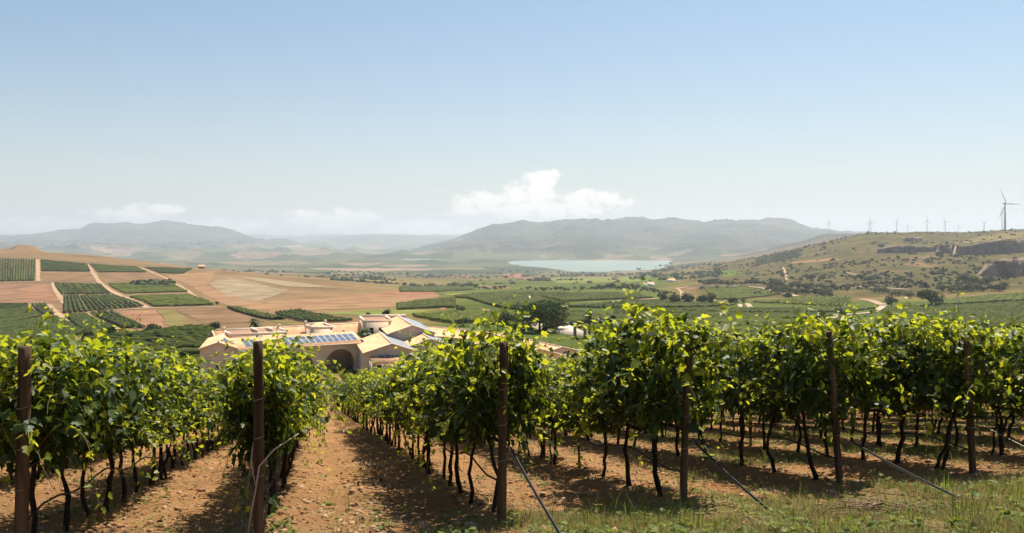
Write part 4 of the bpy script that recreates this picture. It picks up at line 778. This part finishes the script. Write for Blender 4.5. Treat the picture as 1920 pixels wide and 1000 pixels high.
def vine_meshes(seed, tall=0.0, wide=1.0, drops=(), dens=1.0, trunks=1, low=.80, lean=0.0, drop_top=0.0):
    """local axes: y along the row, z up, trunk foot at the origin"""
    g_ = np.random.default_rng(seed); b = MB()
    hx, hy = g_.normal(0, .045), g_.normal(0, .07) + lean; hh = g_.uniform(.74, .84)
    for k in range(trunks):
        ox, oy = (0, 0) if k == 0 else (g_.normal(0, .03), .16 * g_.choice([-1, 1])); n = 9; u = np.linspace(0, 1, n)[:, None]; pts = np.array([[ox, oy, -.06]]) + u * np.array([[hx - ox, hy - oy, hh + .06]])
        pts[:, :2] += np.cumsum(g_.normal(0, .019, (n, 2)), 0) * np.sin(u * math.pi); rad = (.031 if k == 0 else .022) * g_.uniform(.8, 1.15) * (1 - .35 * u[:, 0]) * (1 + g_.normal(0, .1, n)); rad[0] *= 1.35; b.tube(pts, rad, 7)
    tr = b.mesh('trunk', MAT['bark'], True); b = MB(); arms = []
    for s_ in (-1, 1):
        n = 6; u = np.linspace(0, 1, n)[:, None]; p = np.array([[hx, hy, hh - .02]]) + u * np.array([[g_.normal(0, .03) - hx, s_ * .56 - hy * 0, .07]]) + g_.normal(0, .012, (n, 3)) * u; arms.append(p)
    cane = []
    for p in arms:
        b = MB(); b.tube(p, np.linspace(.027, .013, len(p)), 6); cane.append(b.mesh('cane', MAT['bark'], True))
    b = MB(); LP, LN, LT, LS, YP, YN, YT, YS = ([] for _ in range(8))
    def shoot(p0, d0, L, droop, young, dense=1.0):
        n = max(5, int(L / .09)); p = np.array(p0, float); d = np.array(d0, float); pts = [p.copy()]
        for i in range(n):
            d = d + g_.normal(0, .16, 3) + np.array([0, 0, -droop * (i / n)]); d /= np.linalg.norm(d); p = p + d * L / n; pts.append(p.copy())
        pts = np.array(pts); b.tube(pts, np.linspace(.0055, .002, len(pts)), 4, 2, False)
        for i, q_ in enumerate(pts[1:]):
            f_ = (i + 1) / n
            for _ in range(2 if g_.random() < .75 * dense else 1):
                out = np.array([g_.normal(0, 1), g_.normal(0, .8), g_.normal(.1, .5)]); out /= np.linalg.norm(out); sz = (.05 + .09 * g_.random() ** 1.3) * (1 - .45 * max(0, f_ - .55) / .45); c = q_ + out * g_.uniform(.02, .09)
                nn = out * .6 + np.array([0, 0, .75]) + g_.normal(0, .5, 3); tt = out + np.array([0, 0, -.6]) + g_.normal(0, .35, 3)
                isy = f_ > .5 and g_.random() < young
                (YP if isy else LP).append(c); (YN if isy else LN).append(nn); (YT if isy else LT).append(tt); (YS if isy else LS).append(sz * (.8 if isy else 1))
    for k in range(int(25 * dens)):
        y0 = -.52 + 1.04 * (k + g_.random()) / (25 * dens); sx = g_.normal(0, .32) * wide
        shoot((g_.normal(0, .03), y0, hh + .05), (sx, g_.normal(0, .18), 1.0), g_.uniform(.95, 1.48) - drop_top + tall * g_.random() ** 2, g_.uniform(.15, .62), .9)
    for k in range(int(18 * dens)):       # laterals leaning out of the wires
        s_ = g_.choice([-1, 1]); shoot((s_ * .1, g_.uniform(-.5, .5), g_.uniform(1.05, 1.75)), (s_ * g_.uniform(.5, 1.0), g_.normal(0, .5), g_.uniform(.1, .7)), g_.uniform(.35, .65) * wide, g_.uniform(.3, .6), .6)
    if tall > 0:
        for k in range(3): shoot((g_.normal(0, .1), g_.uniform(-.45, .45), 1.7), (g_.normal(0, .15), g_.normal(0, .2), 1), .45 + tall * .6, .25, 1.0, 1.2)
    for (p0, d0, L, dr) in drops: shoot(p0, d0, L, dr, .85, .8)
    n = int(520 * dens)                  # older leaves filling the hedge
    y = g_.uniform(-.56, .56, n); z = low + (1.95 - drop_top - low) * g_.beta(1.4, 1.4, n); s_ = g_.choice([-1, 1], n); hwd = (.18 + .26 * np.sin((z - low) / 1.25 * math.pi)) * wide; x = s_ * hwd * g_.uniform(.3, 1.15, n)
    LP += list(np.stack([x, y, z], 1)); LN += list(np.stack([s_ * .9, g_.normal(0, .35, n), .45 + g_.normal(0, .35, n)], 1)); LT += list(np.stack([s_ * .35, g_.normal(0, .4, n), -1 + g_.normal(0, .25, n)], 1)); LS += list(.055 + .085 * g_.random(n) ** 1.4)
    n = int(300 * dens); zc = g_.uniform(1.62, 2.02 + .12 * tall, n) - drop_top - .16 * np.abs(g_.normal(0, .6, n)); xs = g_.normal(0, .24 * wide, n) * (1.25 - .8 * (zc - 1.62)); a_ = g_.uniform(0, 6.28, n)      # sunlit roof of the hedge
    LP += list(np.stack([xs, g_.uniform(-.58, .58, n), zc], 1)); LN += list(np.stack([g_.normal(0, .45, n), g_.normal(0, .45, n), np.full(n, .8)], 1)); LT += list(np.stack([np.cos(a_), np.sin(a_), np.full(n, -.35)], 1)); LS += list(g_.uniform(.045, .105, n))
    LP, LN, LT, LS = (np.array(a) for a in (LP, LN, LT, LS)); up = (LP[:, 2] > 1.72 + g_.normal(0, .12, len(LP))) & (g_.random(len(LP)) < .8)  # high leaves join the bright set: sun on the tops put into colour
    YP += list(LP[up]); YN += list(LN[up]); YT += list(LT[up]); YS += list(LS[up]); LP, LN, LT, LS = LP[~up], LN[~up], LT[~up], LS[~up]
    leaves(b, LP, LN, LT, LS, g_, 0)
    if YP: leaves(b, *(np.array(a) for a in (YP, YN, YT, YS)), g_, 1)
    fo = b.mesh('foliage', [MAT['leaf'], MAT['young_sunlit_leaf'], MAT['stem']]); return tr, cane, fo
VAR = [vine_meshes(100 + s, tall=(.0, .05, .12, .38)[s % 4], drop_top=(.0, .14, .0, .05, .2)[s % 5], wide=1 + .12 * (s % 4), trunks=1 + (s % 5 == 0)) for s in range(14)]
def on_row(perp, along): return PD * perp + RD * along
ROWANG = math.atan2(-RD[0], RD[1])        # local y to row direction
POSTS = [  # screen foot, screen top, radius, wording
 ((38, 1045), (47, 650), .068, 'leaf topped post at far left', 'thick dark wooden end post at the far left, its top wrapped in leaves'),
 ((487, 1012), (484, 640), .058, 'dark post with the pale twig', 'dark square topped end post with a pale twig and leaves climbing its foot'),
 ((940, 975), (945, 642), .055, 'bare upright post with wire loop', 'bare brown upright end post in the middle with a loose wire loop hanging from it'),
 ((1279, 940), (1292, 648), .050, 'post buried under the tallest shoots', 'dark leaning end post half buried in leaves under the tallest shoots'),
 ((1576, 905), (1554, 622), .052, 'reddish post tilting left', 'reddish brown end post tilting to the left, right of the leaf covered one'),
 ((1825, 885), (1813, 632), .055, 'rough post at the right', 'rough dark end post furthest to the right with dry flowers at its foot')]
starts = []
for (fx, fy), (tx_, ty_), rad, nm, lab in POSTS:
    d = 6.0; lo, hi = 5.0, 20.0
    for _ in range(50):
        d = (lo + hi) / 2; x_ = (fx - 960) / F * d
        if HOR - F * gz(x_, d) / d > fy: lo = d
        else: hi = d
    x_ = (fx - 960) / F * d; z_ = gz(x_, d); h = (HOR - ty_) / F * d - z_; dx = (tx_ - fx) / F * d; starts.append((np.array([x_, d]), z_, h, dx))
    r_ = empty('wooden_post', (x_, d, z_)); tag(r_, lab, 'post', 'end posts of the vine rows'); b = MB(); n = 14; u = np.linspace(0, 1, n); g_ = np.random.default_rng(int(fx))
    pts = np.stack([dx * u + g_.normal(0, .003, n), g_.normal(0, .003, n), -.15 + (h + .15) * u], 1); b.tube(pts, rad * .82 * (1.08 - .12 * u) * (1 + g_.normal(0, .025, n)), 12)
    b.build('shaft', MAT['post_wood'], r_, smooth=False)
    for zz in (.62, .98, 1.34):
        b = MB(); a = np.linspace(0, 2 * math.pi, 15); c = np.array([dx * zz / h, 0, zz]); b.tube(np.stack([c[0] + (rad * .89) * np.cos(a), (rad * .89) * np.sin(a), c[2] + .012 * np.sin(a + zz)], 1), .0035, 4); b.build('wire_tie', MAT['wire'], r_)
perps = [float(s_[0] @ PD) for s_ in starts]; alongs = [float(s_[0] @ RD) for s_ in starts]
ROWS = [(i, perps[i], alongs[i]) for i in range(6)]
for k in range(1, 9): ROWS.append((5 + k, perps[5] + 2.35 * k, alongs[5] + .45 * k))
for k in range(1, 7): ROWS.append((-k, perps[0] - 2.3 * k, alongs[0] - .15 * k))
near_, far_ = [], []
for ri, pe, a0 in ROWS:
    a = a0 + .55; j = 0
    while True:
        p = on_row(pe + rng.normal(0, .03), a)
        if p[1] > 127: break
        px_ = 960 + F * p[0] / p[1]; near_.append((ri, j, p, a)) if (-200 < px_ < 2150) else far_.append((ri, j, p, a)); a += rng.uniform(.84, 1.06) if ri < 3 else rng.uniform(.92, 1.2); j += 1
near_.sort(key=lambda t: t[2][1]); far_ += near_[296:]; near_ = near_[:296]
ORD = 'first second third fourth fifth sixth seventh eighth ninth tenth eleventh twelfth thirteenth fourteenth fifteenth sixteenth'.split()
RN = {i: POSTS[i][3] for i in range(6)}
FRONT = {  # hand shaped vines beside the posts: seed -> meshes
 (0, 0): dict(tall=.25, wide=1.35, drops=[((.25, -.5, 1.3), (.5, -.6, .2), .7, .35), ((-.1, -.55, 1.5), (.1, -.7, .4), .6, .5)]), (0, 1): dict(tall=.1, wide=1.3), (0, 2): dict(tall=.45, wide=1.3), (0, 3): dict(tall=.4, wide=1.3), (0, 4): dict(tall=.3, wide=1.3), (0, 5): dict(tall=.15, wide=1.2),
 (1, 0): dict(tall=.0, wide=.75, drops=[((-.1, -.5, 1.75), (-.75, -.3, .35), .8, .25), ((-.1, -.55, 1.3), (-.3, -.6, -.4), .8, .35), ((-.06, -.5, .9), (-.15, -.45, -.7), .7, .1), ((.1, -.4, .5), (.5, -.5, -.2), .45, .2)]), (1, 1): dict(tall=.4, wide=.8), (1, 2): dict(tall=.05, wide=.85, drops=[((.2, 0, .95), (1, .2, .1), .55, .35)]), (1, 3): dict(tall=.0, wide=.85),
 (2, 0): dict(tall=.45, wide=1.0), (2, 1): dict(tall=.15, wide=1.2), (2, 2): dict(tall=.2, wide=1.2), (2, 3): dict(tall=.35, wide=1.2),
 (3, 0): dict(tall=.5, wide=1.1, drops=[((.1, -.5, 1.75), (.8, -.3, -.1), 1.0, .25), ((.1, -.5, 1.2), (.7, -.4, -.1), .45, .25)]), (3, 1): dict(tall=.3, wide=1.1), (3, 2): dict(tall=.2, wide=1.0),
 (4, 0): dict(tall=.05, wide=1.1, trunks=1, lean=.25, drops=[((.1, -.5, 1.1), (1, -.4, -.05), .9, .2)]), (4, 1): dict(tall=.1, wide=1.1), (4, 2): dict(tall=.15, wide=1.0),
 (5, 0): dict(tall=.3, wide=1.05, trunks=2, lean=-.2, drops=[((.1, -.5, 1.5), (.9, -.2, .1), .7, .25)]), (5, 1): dict(tall=.4, wide=1.1), (5, 2): dict(tall=.35, wide=1.0)}
for ri, j, p, a in near_:
    if (ri, j) in FRONT: tr, cane, fo = vine_meshes(900 + 20 * ri + j, **FRONT[(ri, j)])
    else: tr, cane, fo = VAR[int(rng.integers(len(VAR)))]
    r_ = empty('grapevine', (p[0], p[1], gz(*p)), ROWANG + (0 if (ri, j) in FRONT else math.pi * int(rng.integers(2)))); sc_ = rng.uniform(.90, 1.07) * ((1.05 if (ri > 3 or j < 2) else .85) if ri >= 3 else 1.0 if ri == 0 else .94 if ri == 1 else (.97 if j < 3 else .93)); r_.scale = (sc_, sc_, sc_)
    if ri in RN:
        if j < 16: lab = f'{ORD[j]} grapevine behind the {RN[ri]}, counted along its row'
        else: lab = f'small far grapevine, beyond the sixteenth, behind the {RN[ri]}'
        gr = f'grapevines in the row of the {RN[ri]}'
    elif ri > 5: lab = f'grapevine in row {ri - 5} beyond the rough right post, mostly hidden'; lab = lab.replace(f'row {ri-5}', f'the {ORD[ri-6]} row'); gr = 'grapevines of the rows beyond the right post'
    else: lab = f'grapevine in the {ORD[-ri-1]} row left of the far left post, seen between trunks'; gr = 'grapevines of the rows left of the far left post'
    tag(r_, lab, 'grapevine', gr)
    link('trunk', tr, r_); link('foliage', fo, r_)
    for c in cane: link('cane', c, r_)
# the rest of the vineyard down to the villa
b = MB(); g_ = np.random.default_rng(5)
P = np.array([t[2] for t in far_]); Zg = zt(P[:, 0], P[:, 1]); D_ = np.maximum(P[:, 1], 12)
for lo, hi, nl, sz in ((0, 32, 170, .17), (32, 60, 110, .21), (60, 200, 60, .29)):
    k = (D_ >= lo) & (D_ < hi); q_ = P[k]; zq = Zg[k]; n = len(q_) * nl
    if not n: continue
    B = np.repeat(np.concatenate([q_, zq[:, None]], 1), nl, 0); y = g_.uniform(-.56, .56, n); z = .72 + 1.25 * g_.beta(1.4, 1.2, n) + (g_.random(n) < .06) * g_.uniform(0, .35, n); s_ = g_.choice([-1, 1], n); x = s_ * g_.uniform(.1, .45, n) * (.7 + .5 * np.sin((np.clip(z, .7, 1.9) - .7) / 1.2 * math.pi))
    c = B + np.stack([PD[0] * x + RD[0] * y, PD[1] * x + RD[1] * y, z], 1); up = .35 + .8 * sstep(1.3, 1.8, z)
    nn = np.stack([PD[0] * s_, PD[1] * s_, up], 1) + g_.normal(0, .45, (n, 3)); nn /= np.linalg.norm(nn, axis=1)[:, None]; t = np.cross(nn, g_.normal(size=(n, 3))); t /= np.linalg.norm(t, axis=1)[:, None]; u = np.cross(nn, t); S = sz * g_.uniform(.6, 1.1, n)[:, None]
    b.addn(np.stack([c - t * S * .5, c - u * S * .45 + nn * S * .12, c + t * S * .5, c + u * S * .45 + nn * S * .12], 1).reshape(-1, 3), np.arange(n * 4).reshape(-1, 4), 0); b.mi[-n:] = np.where((z > 1.68) & (g_.random(n) < .75), 2, 0).tolist()  # upper leaves take the bright material, painting sunlight along the row tops
    tv = []; m_ = len(q_); hw = .028
    off = np.array([(-hw, -hw), (hw, -hw), (hw, hw), (-hw, hw)]); v0 = np.concatenate([np.repeat(q_[:, None], 4, 1) + off, np.repeat(zq[:, None, None] - .05, 4, 1)], 2); v1 = v0.copy(); v1[:, :, 2] += .95; v1[:, :, :2] += g_.normal(0, .05, (m_, 1, 2)); V = np.concatenate([v0, v1], 1); base = np.arange(m_)[:, None] * 8
    b.addn(V.reshape(-1, 3), np.concatenate([base + np.array([j, (j + 1) % 4, 4 + (j + 1) % 4, 4 + j]) for j in range(4)]), 1)
tag(b.build('distant_vines', [MAT['far_leaf'], MAT['bark'], MAT['young_sunlit_leaf']]), 'mass of far vine rows running down the slope to the villa', 'vines', kind='stuff')

# trellis: wires, drip hoses, stakes, anchor cables
for ri, pe, a0 in ROWS:
    if ri < -3 or ri > 10: continue
    nm = RN.get(ri) or (f'{ORD[ri-6]} row beyond the right post' if ri > 5 else f'{ORD[-ri-1]} row left of the far left post')
    al = a0 + np.concatenate([np.arange(0, 24, .5), np.arange(24, 60, 2.0)]); pp = np.array([on_row(pe, a) for a in al]); zg = zt(pp[:, 0], pp[:, 1])
    r_ = empty('trellis_wire', (pp[0, 0], pp[0, 1], zg[0])); tag(r_, f'thin trellis wires along the row of the {nm}'.replace('the row of the ', 'the ' if ' row ' in nm else 'the row of the '), 'wire', 'trellis wires'); sm = np.convolve(np.pad(zg, 6, mode='edge'), np.ones(13) / 13, mode='valid')
    for h_ in (.92, 1.34): b = MB(); b.tube(np.stack([pp[:, 0] - pp[0, 0], pp[:, 1] - pp[0, 1], sm + h_ - zg[0]], 1), .0028, 4); b.build('wire', MAT['wire'], r_)
    b = MB(); sag = .05 * np.sin(np.arange(len(al)) * 1.3 + ri) + .03 * np.sin(np.arange(len(al)) * .37); b.tube(np.stack([pp[:, 0] + .05, pp[:, 1], sm + .47 + sag], 1), .011, 6); tag(b.build('drip_hose', MAT['hose']), f'black drip hose low along the row of the {nm}'.replace('the row of the ', 'the ' if ' row ' in nm else 'the row of the '), 'hose', 'drip hoses')
    for k, a in enumerate(np.arange(a0 + 6.2, a0 + 32, 6.1)):
        if ri < -2 or ri > 7: break
        p = on_row(pe + .05, a); b = MB(); hgt = 1.75; b.tube([(0, 0, -.1), (.01, 0, hgt * .5), (rng.normal(0, .03), 0, hgt)], [.026, .025, .022], 8)
        o = empty('vine_stake', (p[0], p[1], gz(*p))); b.build('shaft', MAT['post_wood'], o); tag(o, f'{ORD[k]} slim stake ' + ('in the ' if ' row ' in nm else 'in the vine row behind the ') + nm, 'stake', 'slim stakes in the rows')
def cable(name, p0, p1, label, hose=True, sag=.02, cat='cable', r=.004):
    p0 = np.array(p0); p1 = np.array(p1); u = np.linspace(0, 1, 14)[:, None]; c = p0 + (p1 - p0) * u; c[:, 2] -= sag * np.sin(u[:, 0] * math.pi); o = empty(name, tuple(p0)); tag(o, label, cat, 'anchor cables of the end posts'); b = MB(); b.tube(c - p0, r, 5); b.build('strand', MAT['wire'], o)
    if hose: k = 1; d = (c[1] - c[0]); b = MB(); b.tube(c[k:] - p0 + np.array([.012, 0, .008]), .011, 6); b.build('sleeve', MAT['hose'], o)
    b = MB(); a = np.linspace(0, 5.6, 10); b.tube(np.stack([.03 * np.cos(a), np.zeros(10), .03 * np.sin(a) + .01], 1) + (p1 - p0), .005, 5); b.build('anchor_eye', MAT['wire'], o)
def at_post(i, zz): p, z_, h, dx = starts[i]; return (p[0] + dx * zz / h + .03, p[1] - .06, z_ + zz)
def gpx(px_, py_): x_, y_, z_ = gp(px_, py_); return (x_, y_, z_ + .02)
cable('anchor_cable', at_post(2, .82), gpx(1062, 1030), 'dark sleeved anchor cable running from the bare upright post to the bottom edge')
cable('anchor_cable', at_post(3, .74), gpx(1445, 966), 'anchor cable slanting right from the leaf covered post under the tallest shoots')
cable('anchor_cable', at_post(4, .60), gpx(1798, 940), 'long anchor cable slanting right from the left leaning post')
cable('anchor_cable', at_post(5, .70), gpx(2050, 900), 'anchor cable leaving the photo right from the rough post', False)
cable('anchor_cable', at_post(0, .65), gpx(-140, 985), 'anchor cable leaving the photo left of the leaf topped post', False)
# loose wire loop on the bare post, pale twig on the twig post
p0 = np.array(at_post(2, 1.72)); p1 = np.array(gpx(1012, 888)); u = np.linspace(0, 1, 16)[:, None]; c = p0 + (p1 - p0) * u; c[:, 2] -= .10 * np.sin(u[:, 0] * math.pi); c[:, 0] -= .05 * np.sin(u[:, 0] * math.pi)
b = MB(); b.tube(c, .0035, 4); tag(b.build('loose_wire', MAT['wire']), 'loose thin wire hanging from the top of the bare upright post', 'wire')
p, z_, h, dx = starts[1]
b = MB(); q_ = np.array([p[0], p[1] - .075, z_]); b.tube(q_ + np.array([(-.10, -.03, -.02), (-.05, -.02, .3), (-.01, -.015, .52), (.02, -.01, .72), (.14, .05, .86), (.34, .2, .98)]), [.010, .010, .009, .009, .008, .005], 6)
b.tube(q_ + np.array([(-.01, -.016, .53), (-.05, -.03, .75), (-.03, -.03, .95)]), [.006, .005, .003], 5); tag(b.build('dry_twig', MAT['pale_twig']), 'pale dry vine twig twisting up the foot of the square topped post', 'twig')
b = MB(); b.tube(q_ + np.array([(-.13, -.02, 0), (-.09, -.01, .45), (-.05, 0, .9)]), .003, 4); tag(b.build('loose_wire', MAT['wire']), 'thin wire beside the pale twig of the square topped post', 'wire')
# prunings heap bottom right
hx, hy, hz_ = gp(1650, 962); b = MB(); g_ = np.random.default_rng(3)
for k in range(170):
    a = g_.uniform(0, 6.28); r0 = abs(g_.normal(0, .33)); c = np.array([hx + r0 * math.cos(a) * 1.5, hy + r0 * math.sin(a) * .7, 0]); d = g_.normal(size=3) * np.array([1, .6, .12]); d /= np.linalg.norm(d); L = g_.uniform(.12, .38); zc = gz(c[0], c[1]) + .02 + .12 * max(0, 1 - r0 / .6) * g_.random(); c[2] = zc
    m_ = c + g_.normal(0, .02, 3); b.tube([c - d * L / 2, m_, c + d * L / 2], [.006, .006, .003], 4, 0, False)
tag(b.build('pruning_heap', MAT['twig']), 'flat heap of dry brown vine prunings on the grass at the lower right', 'heap')

# ------------------------------------------------------------------ ground cover in front
def verge_at(x, y):
    al = x * RD[0] + y * RD[1]; pe = x * PD[0] + y * PD[1]; ln = ((pe - 1.94) / 2.35) % 1.0
    v = sstep(1.0, 2.6, pe + .8 * fbm(x, y, 1.5, 2)) * (1 - sstep(8.6, 9.6, al + .9 * fbm(x, y, 1.2, 3) - .03 * pe)); s_ = sstep(2.6, 4.5, pe) * np.exp(-((ln - .55) / .22) ** 2) * sstep(-.1, .5, fbm(x, y, 2.2, 3)) * .75
    f_ = sstep(11.5, 13, al) * sstep(5.5, 8.0, pe) * sstep(-.25, .3, fbm(x, y, 2.4, 3)) * .8
    return np.clip(np.maximum.reduce([v, s_, f_]), 0, 1)
def blades(name, n, m, label, hmin, hmax, wdt, seed, floor=0.0, power=1.0, ymin=6.5, ymax=24, spread=.05):
    g_ = np.random.default_rng(seed); y = ymin * (ymax / ymin) ** (g_.random(n * 8) ** 1.3); x = g_.uniform(-.72, .95, n * 8) * (y + .6); v = verge_at(x, y) ** power + floor * (fbm(x, y, 1.1, 3) > .12); cl = .12 + .88 * sstep(-.15, .35, fbm(x, y, .9, 3) + .3 * fbm(x, y, .3, 2)); k = g_.random(n * 8) < v * cl
    x, y = x[k][:n], y[k][:n]; n = len(x); per = 7; X_ = np.repeat(x, per) + g_.normal(0, spread, n * per); Y_ = np.repeat(y, per) + g_.normal(0, spread, n * per); Z_ = zt(X_, Y_) - .01; N_ = n * per
    h = g_.uniform(hmin, hmax, N_) * np.repeat(g_.uniform(.6, 1.3, n), per); a = g_.uniform(0, 6.28, N_); ln = g_.uniform(.1, .75, N_) * h; dx, dy = np.cos(a), np.sin(a); w_ = wdt * g_.uniform(.6, 1.3, N_) * np.maximum(1, Y_ / 14)
    B = np.stack([X_, Y_, Z_], 1); S = np.stack([-dy, dx, np.zeros(N_)], 1) * w_[:, None]; M = B + np.stack([dx * ln * .35, dy * ln * .35, h * .6], 1); T = B + np.stack([dx * ln, dy * ln, h * .95], 1)
    V = np.stack([B - S, B + S, M + S * .7, M - S * .7, T], 1).reshape(-1, 3); base = np.arange(N_)[:, None] * 5; b = MB(); b.addn(V, base + np.array([0, 1, 2, 3])); b.addn(np.zeros((0, 3)), base - b.nv + np.array([3, 2, 4])) if False else None
    b.f += (base + np.array([3, 2, 4])).tolist(); b.mi += [0] * N_; tag(b.build(name, MAT[m]), label, 'grass', kind='stuff')
blades('dry_grass', 15000, 'grass_dry', 'straw coloured dry grass on the verge and between the rows', .03, .12, .0026, 11, floor=.12)
blades('green_grass', 6800, 'grass_green', 'green grass tufts on the verge and between the rows', .03, .12, .0028, 12, floor=.06, power=1.2)
blades('tall_weeds', 260, 'grass_green', 'taller loose weeds sticking out of the verge', .14, .32, .004, 13, floor=.03, spread=.03)
def straw(name, n, m, label, seed):
    g_ = np.random.default_rng(seed); y = 6.5 * (26 / 6.5) ** (g_.random(n) ** 1.2); x = g_.uniform(-.72, .95, n) * (y + .6); k = g_.random(n) < sstep(-.35, .35, fbm(x, y, 1.3, 3)); x, y = x[k], y[k]; n = len(x); z = zt(x, y) + g_.uniform(.004, .02, n); a = g_.uniform(0, 6.28, n); L = g_.uniform(.04, .16, n); w_ = g_.uniform(.002, .0045, n) * np.maximum(1, y / 12); c_, s_ = np.cos(a), np.sin(a); tl = g_.normal(0, .012, n)
    V = np.stack([np.stack([x - c_ * L / 2 - s_ * w_, y - s_ * L / 2 + c_ * w_, z], 1), np.stack([x - c_ * L / 2 + s_ * w_, y - s_ * L / 2 - c_ * w_, z], 1), np.stack([x + c_ * L / 2 + s_ * w_, y + s_ * L / 2 - c_ * w_, z + tl], 1), np.stack([x + c_ * L / 2 - s_ * w_, y + s_ * L / 2 + c_ * w_, z + tl], 1)], 1)
    b = MB(); b.addn(V.reshape(-1, 3), np.arange(n * 4).reshape(-1, 4)); tag(b.build(name, MAT[m]), label, 'straw', kind='stuff')
straw('straw_litter', 29000, 'grass_dry', 'cut straw and dry stalks lying over the soil', 31)
def scatter(name, n, m, label, smin, smax, seed, leafy=False, cat='stones'):
    g_ = np.random.default_rng(seed); y = 6.5 * (34 / 6.5) ** (g_.random(n) ** 1.2); x = g_.uniform(-.72, .95, n) * (y + .6); k = g_.random(n) > verge_at(x, y) * .75; x, y = x[k], y[k]; n = len(x); z = zt(x, y); s_ = smin + (smax - smin) * g_.random(n) ** 3; b = MB()
    if leafy:
        P = np.stack([x, y, z + .006], 1); nn = np.stack([g_.normal(0, .5, n), g_.normal(0, .5, n), np.ones(n)], 1); leaves(b, P, nn, g_.normal(size=(n, 3)), s_, g_)
    else:
        ico = np.array([(0, 0, 1), (.85, 0, .4), (.26, .8, .45), (-.7, .5, .4), (-.7, -.5, .45), (.26, -.8, .4), (.7, .5, -.45), (-.26, .8, -.4), (-.85, 0, -.45), (-.26, -.8, -.4), (.7, -.5, -.45)]); V = ico[None] * (1 + g_.normal(0, .18, (n, 11, 1))) * s_[:, None, None] * np.stack([g_.uniform(.7, 1.3, n), g_.uniform(.7, 1.3, n), g_.uniform(.4, .8, n)], 1)[:, None]; V = V + np.stack([x, y, z + s_ * .15], 1)[:, None]
        fs = np.array([(0, 1, 2), (0, 2, 3), (0, 3, 4), (0, 4, 5), (0, 5, 1), (1, 6, 2), (2, 7, 3), (3, 8, 4), (4, 9, 5), (5, 10, 1), (2, 6, 7), (3, 7, 8), (4, 8, 9), (5, 9, 10), (1, 10, 6)]); b.addn(V.reshape(-1, 3), (np.arange(n)[:, None, None] * 11 + fs[None]).reshape(-1, 3))
    tag(b.build(name, MAT[m]), label, cat, kind='stuff')
scatter('soil_clods', 17000, 'stone', 'small clods and stones strewn over the bare soil', .006, .045, 21)
scatter('leaf_litter', 6500, 'dead_leaf', 'dry brown fallen leaves scattered over the soil', .03, .08, 22, True, 'leaves')
scatter('loose_stones', 420, 'stone', 'larger pale loose stones lying in the lanes', .025, .085, 23)
def broadleaf(n, seed):
    g_ = np.random.default_rng(seed); y = 7 * (24 / 7) ** (g_.random(n * 6) ** 1.3); x = g_.uniform(-.6, .9, n * 6) * (y + .6); k = g_.random(n * 6) < (.10 + verge_at(x, y)) * (.2 + .8 * (fbm(x, y, .8, 2) > .05)); x, y = x[k][:n], y[k][:n]; n = len(x); per = 9
    P = np.repeat(np.stack([x, y, zt(x, y)], 1), per, 0) + np.stack([g_.normal(0, .06, n * per), g_.normal(0, .06, n * per), g_.uniform(.01, .09, n * per)], 1); a = g_.uniform(0, 6.28, n * per); b = MB()
    leaves(b, P, np.stack([g_.normal(0, .4, n * per), g_.normal(0, .4, n * per), np.ones(n * per)], 1), np.stack([np.cos(a), np.sin(a), np.full(n * per, .25)], 1), g_.uniform(.025, .07, n * per), g_); tag(b.build('broadleaf_weeds', MAT['grass_green']), 'low broad leaved weeds between the posts and on the verge', 'weeds', kind='stuff')
broadleaf(560, 41)
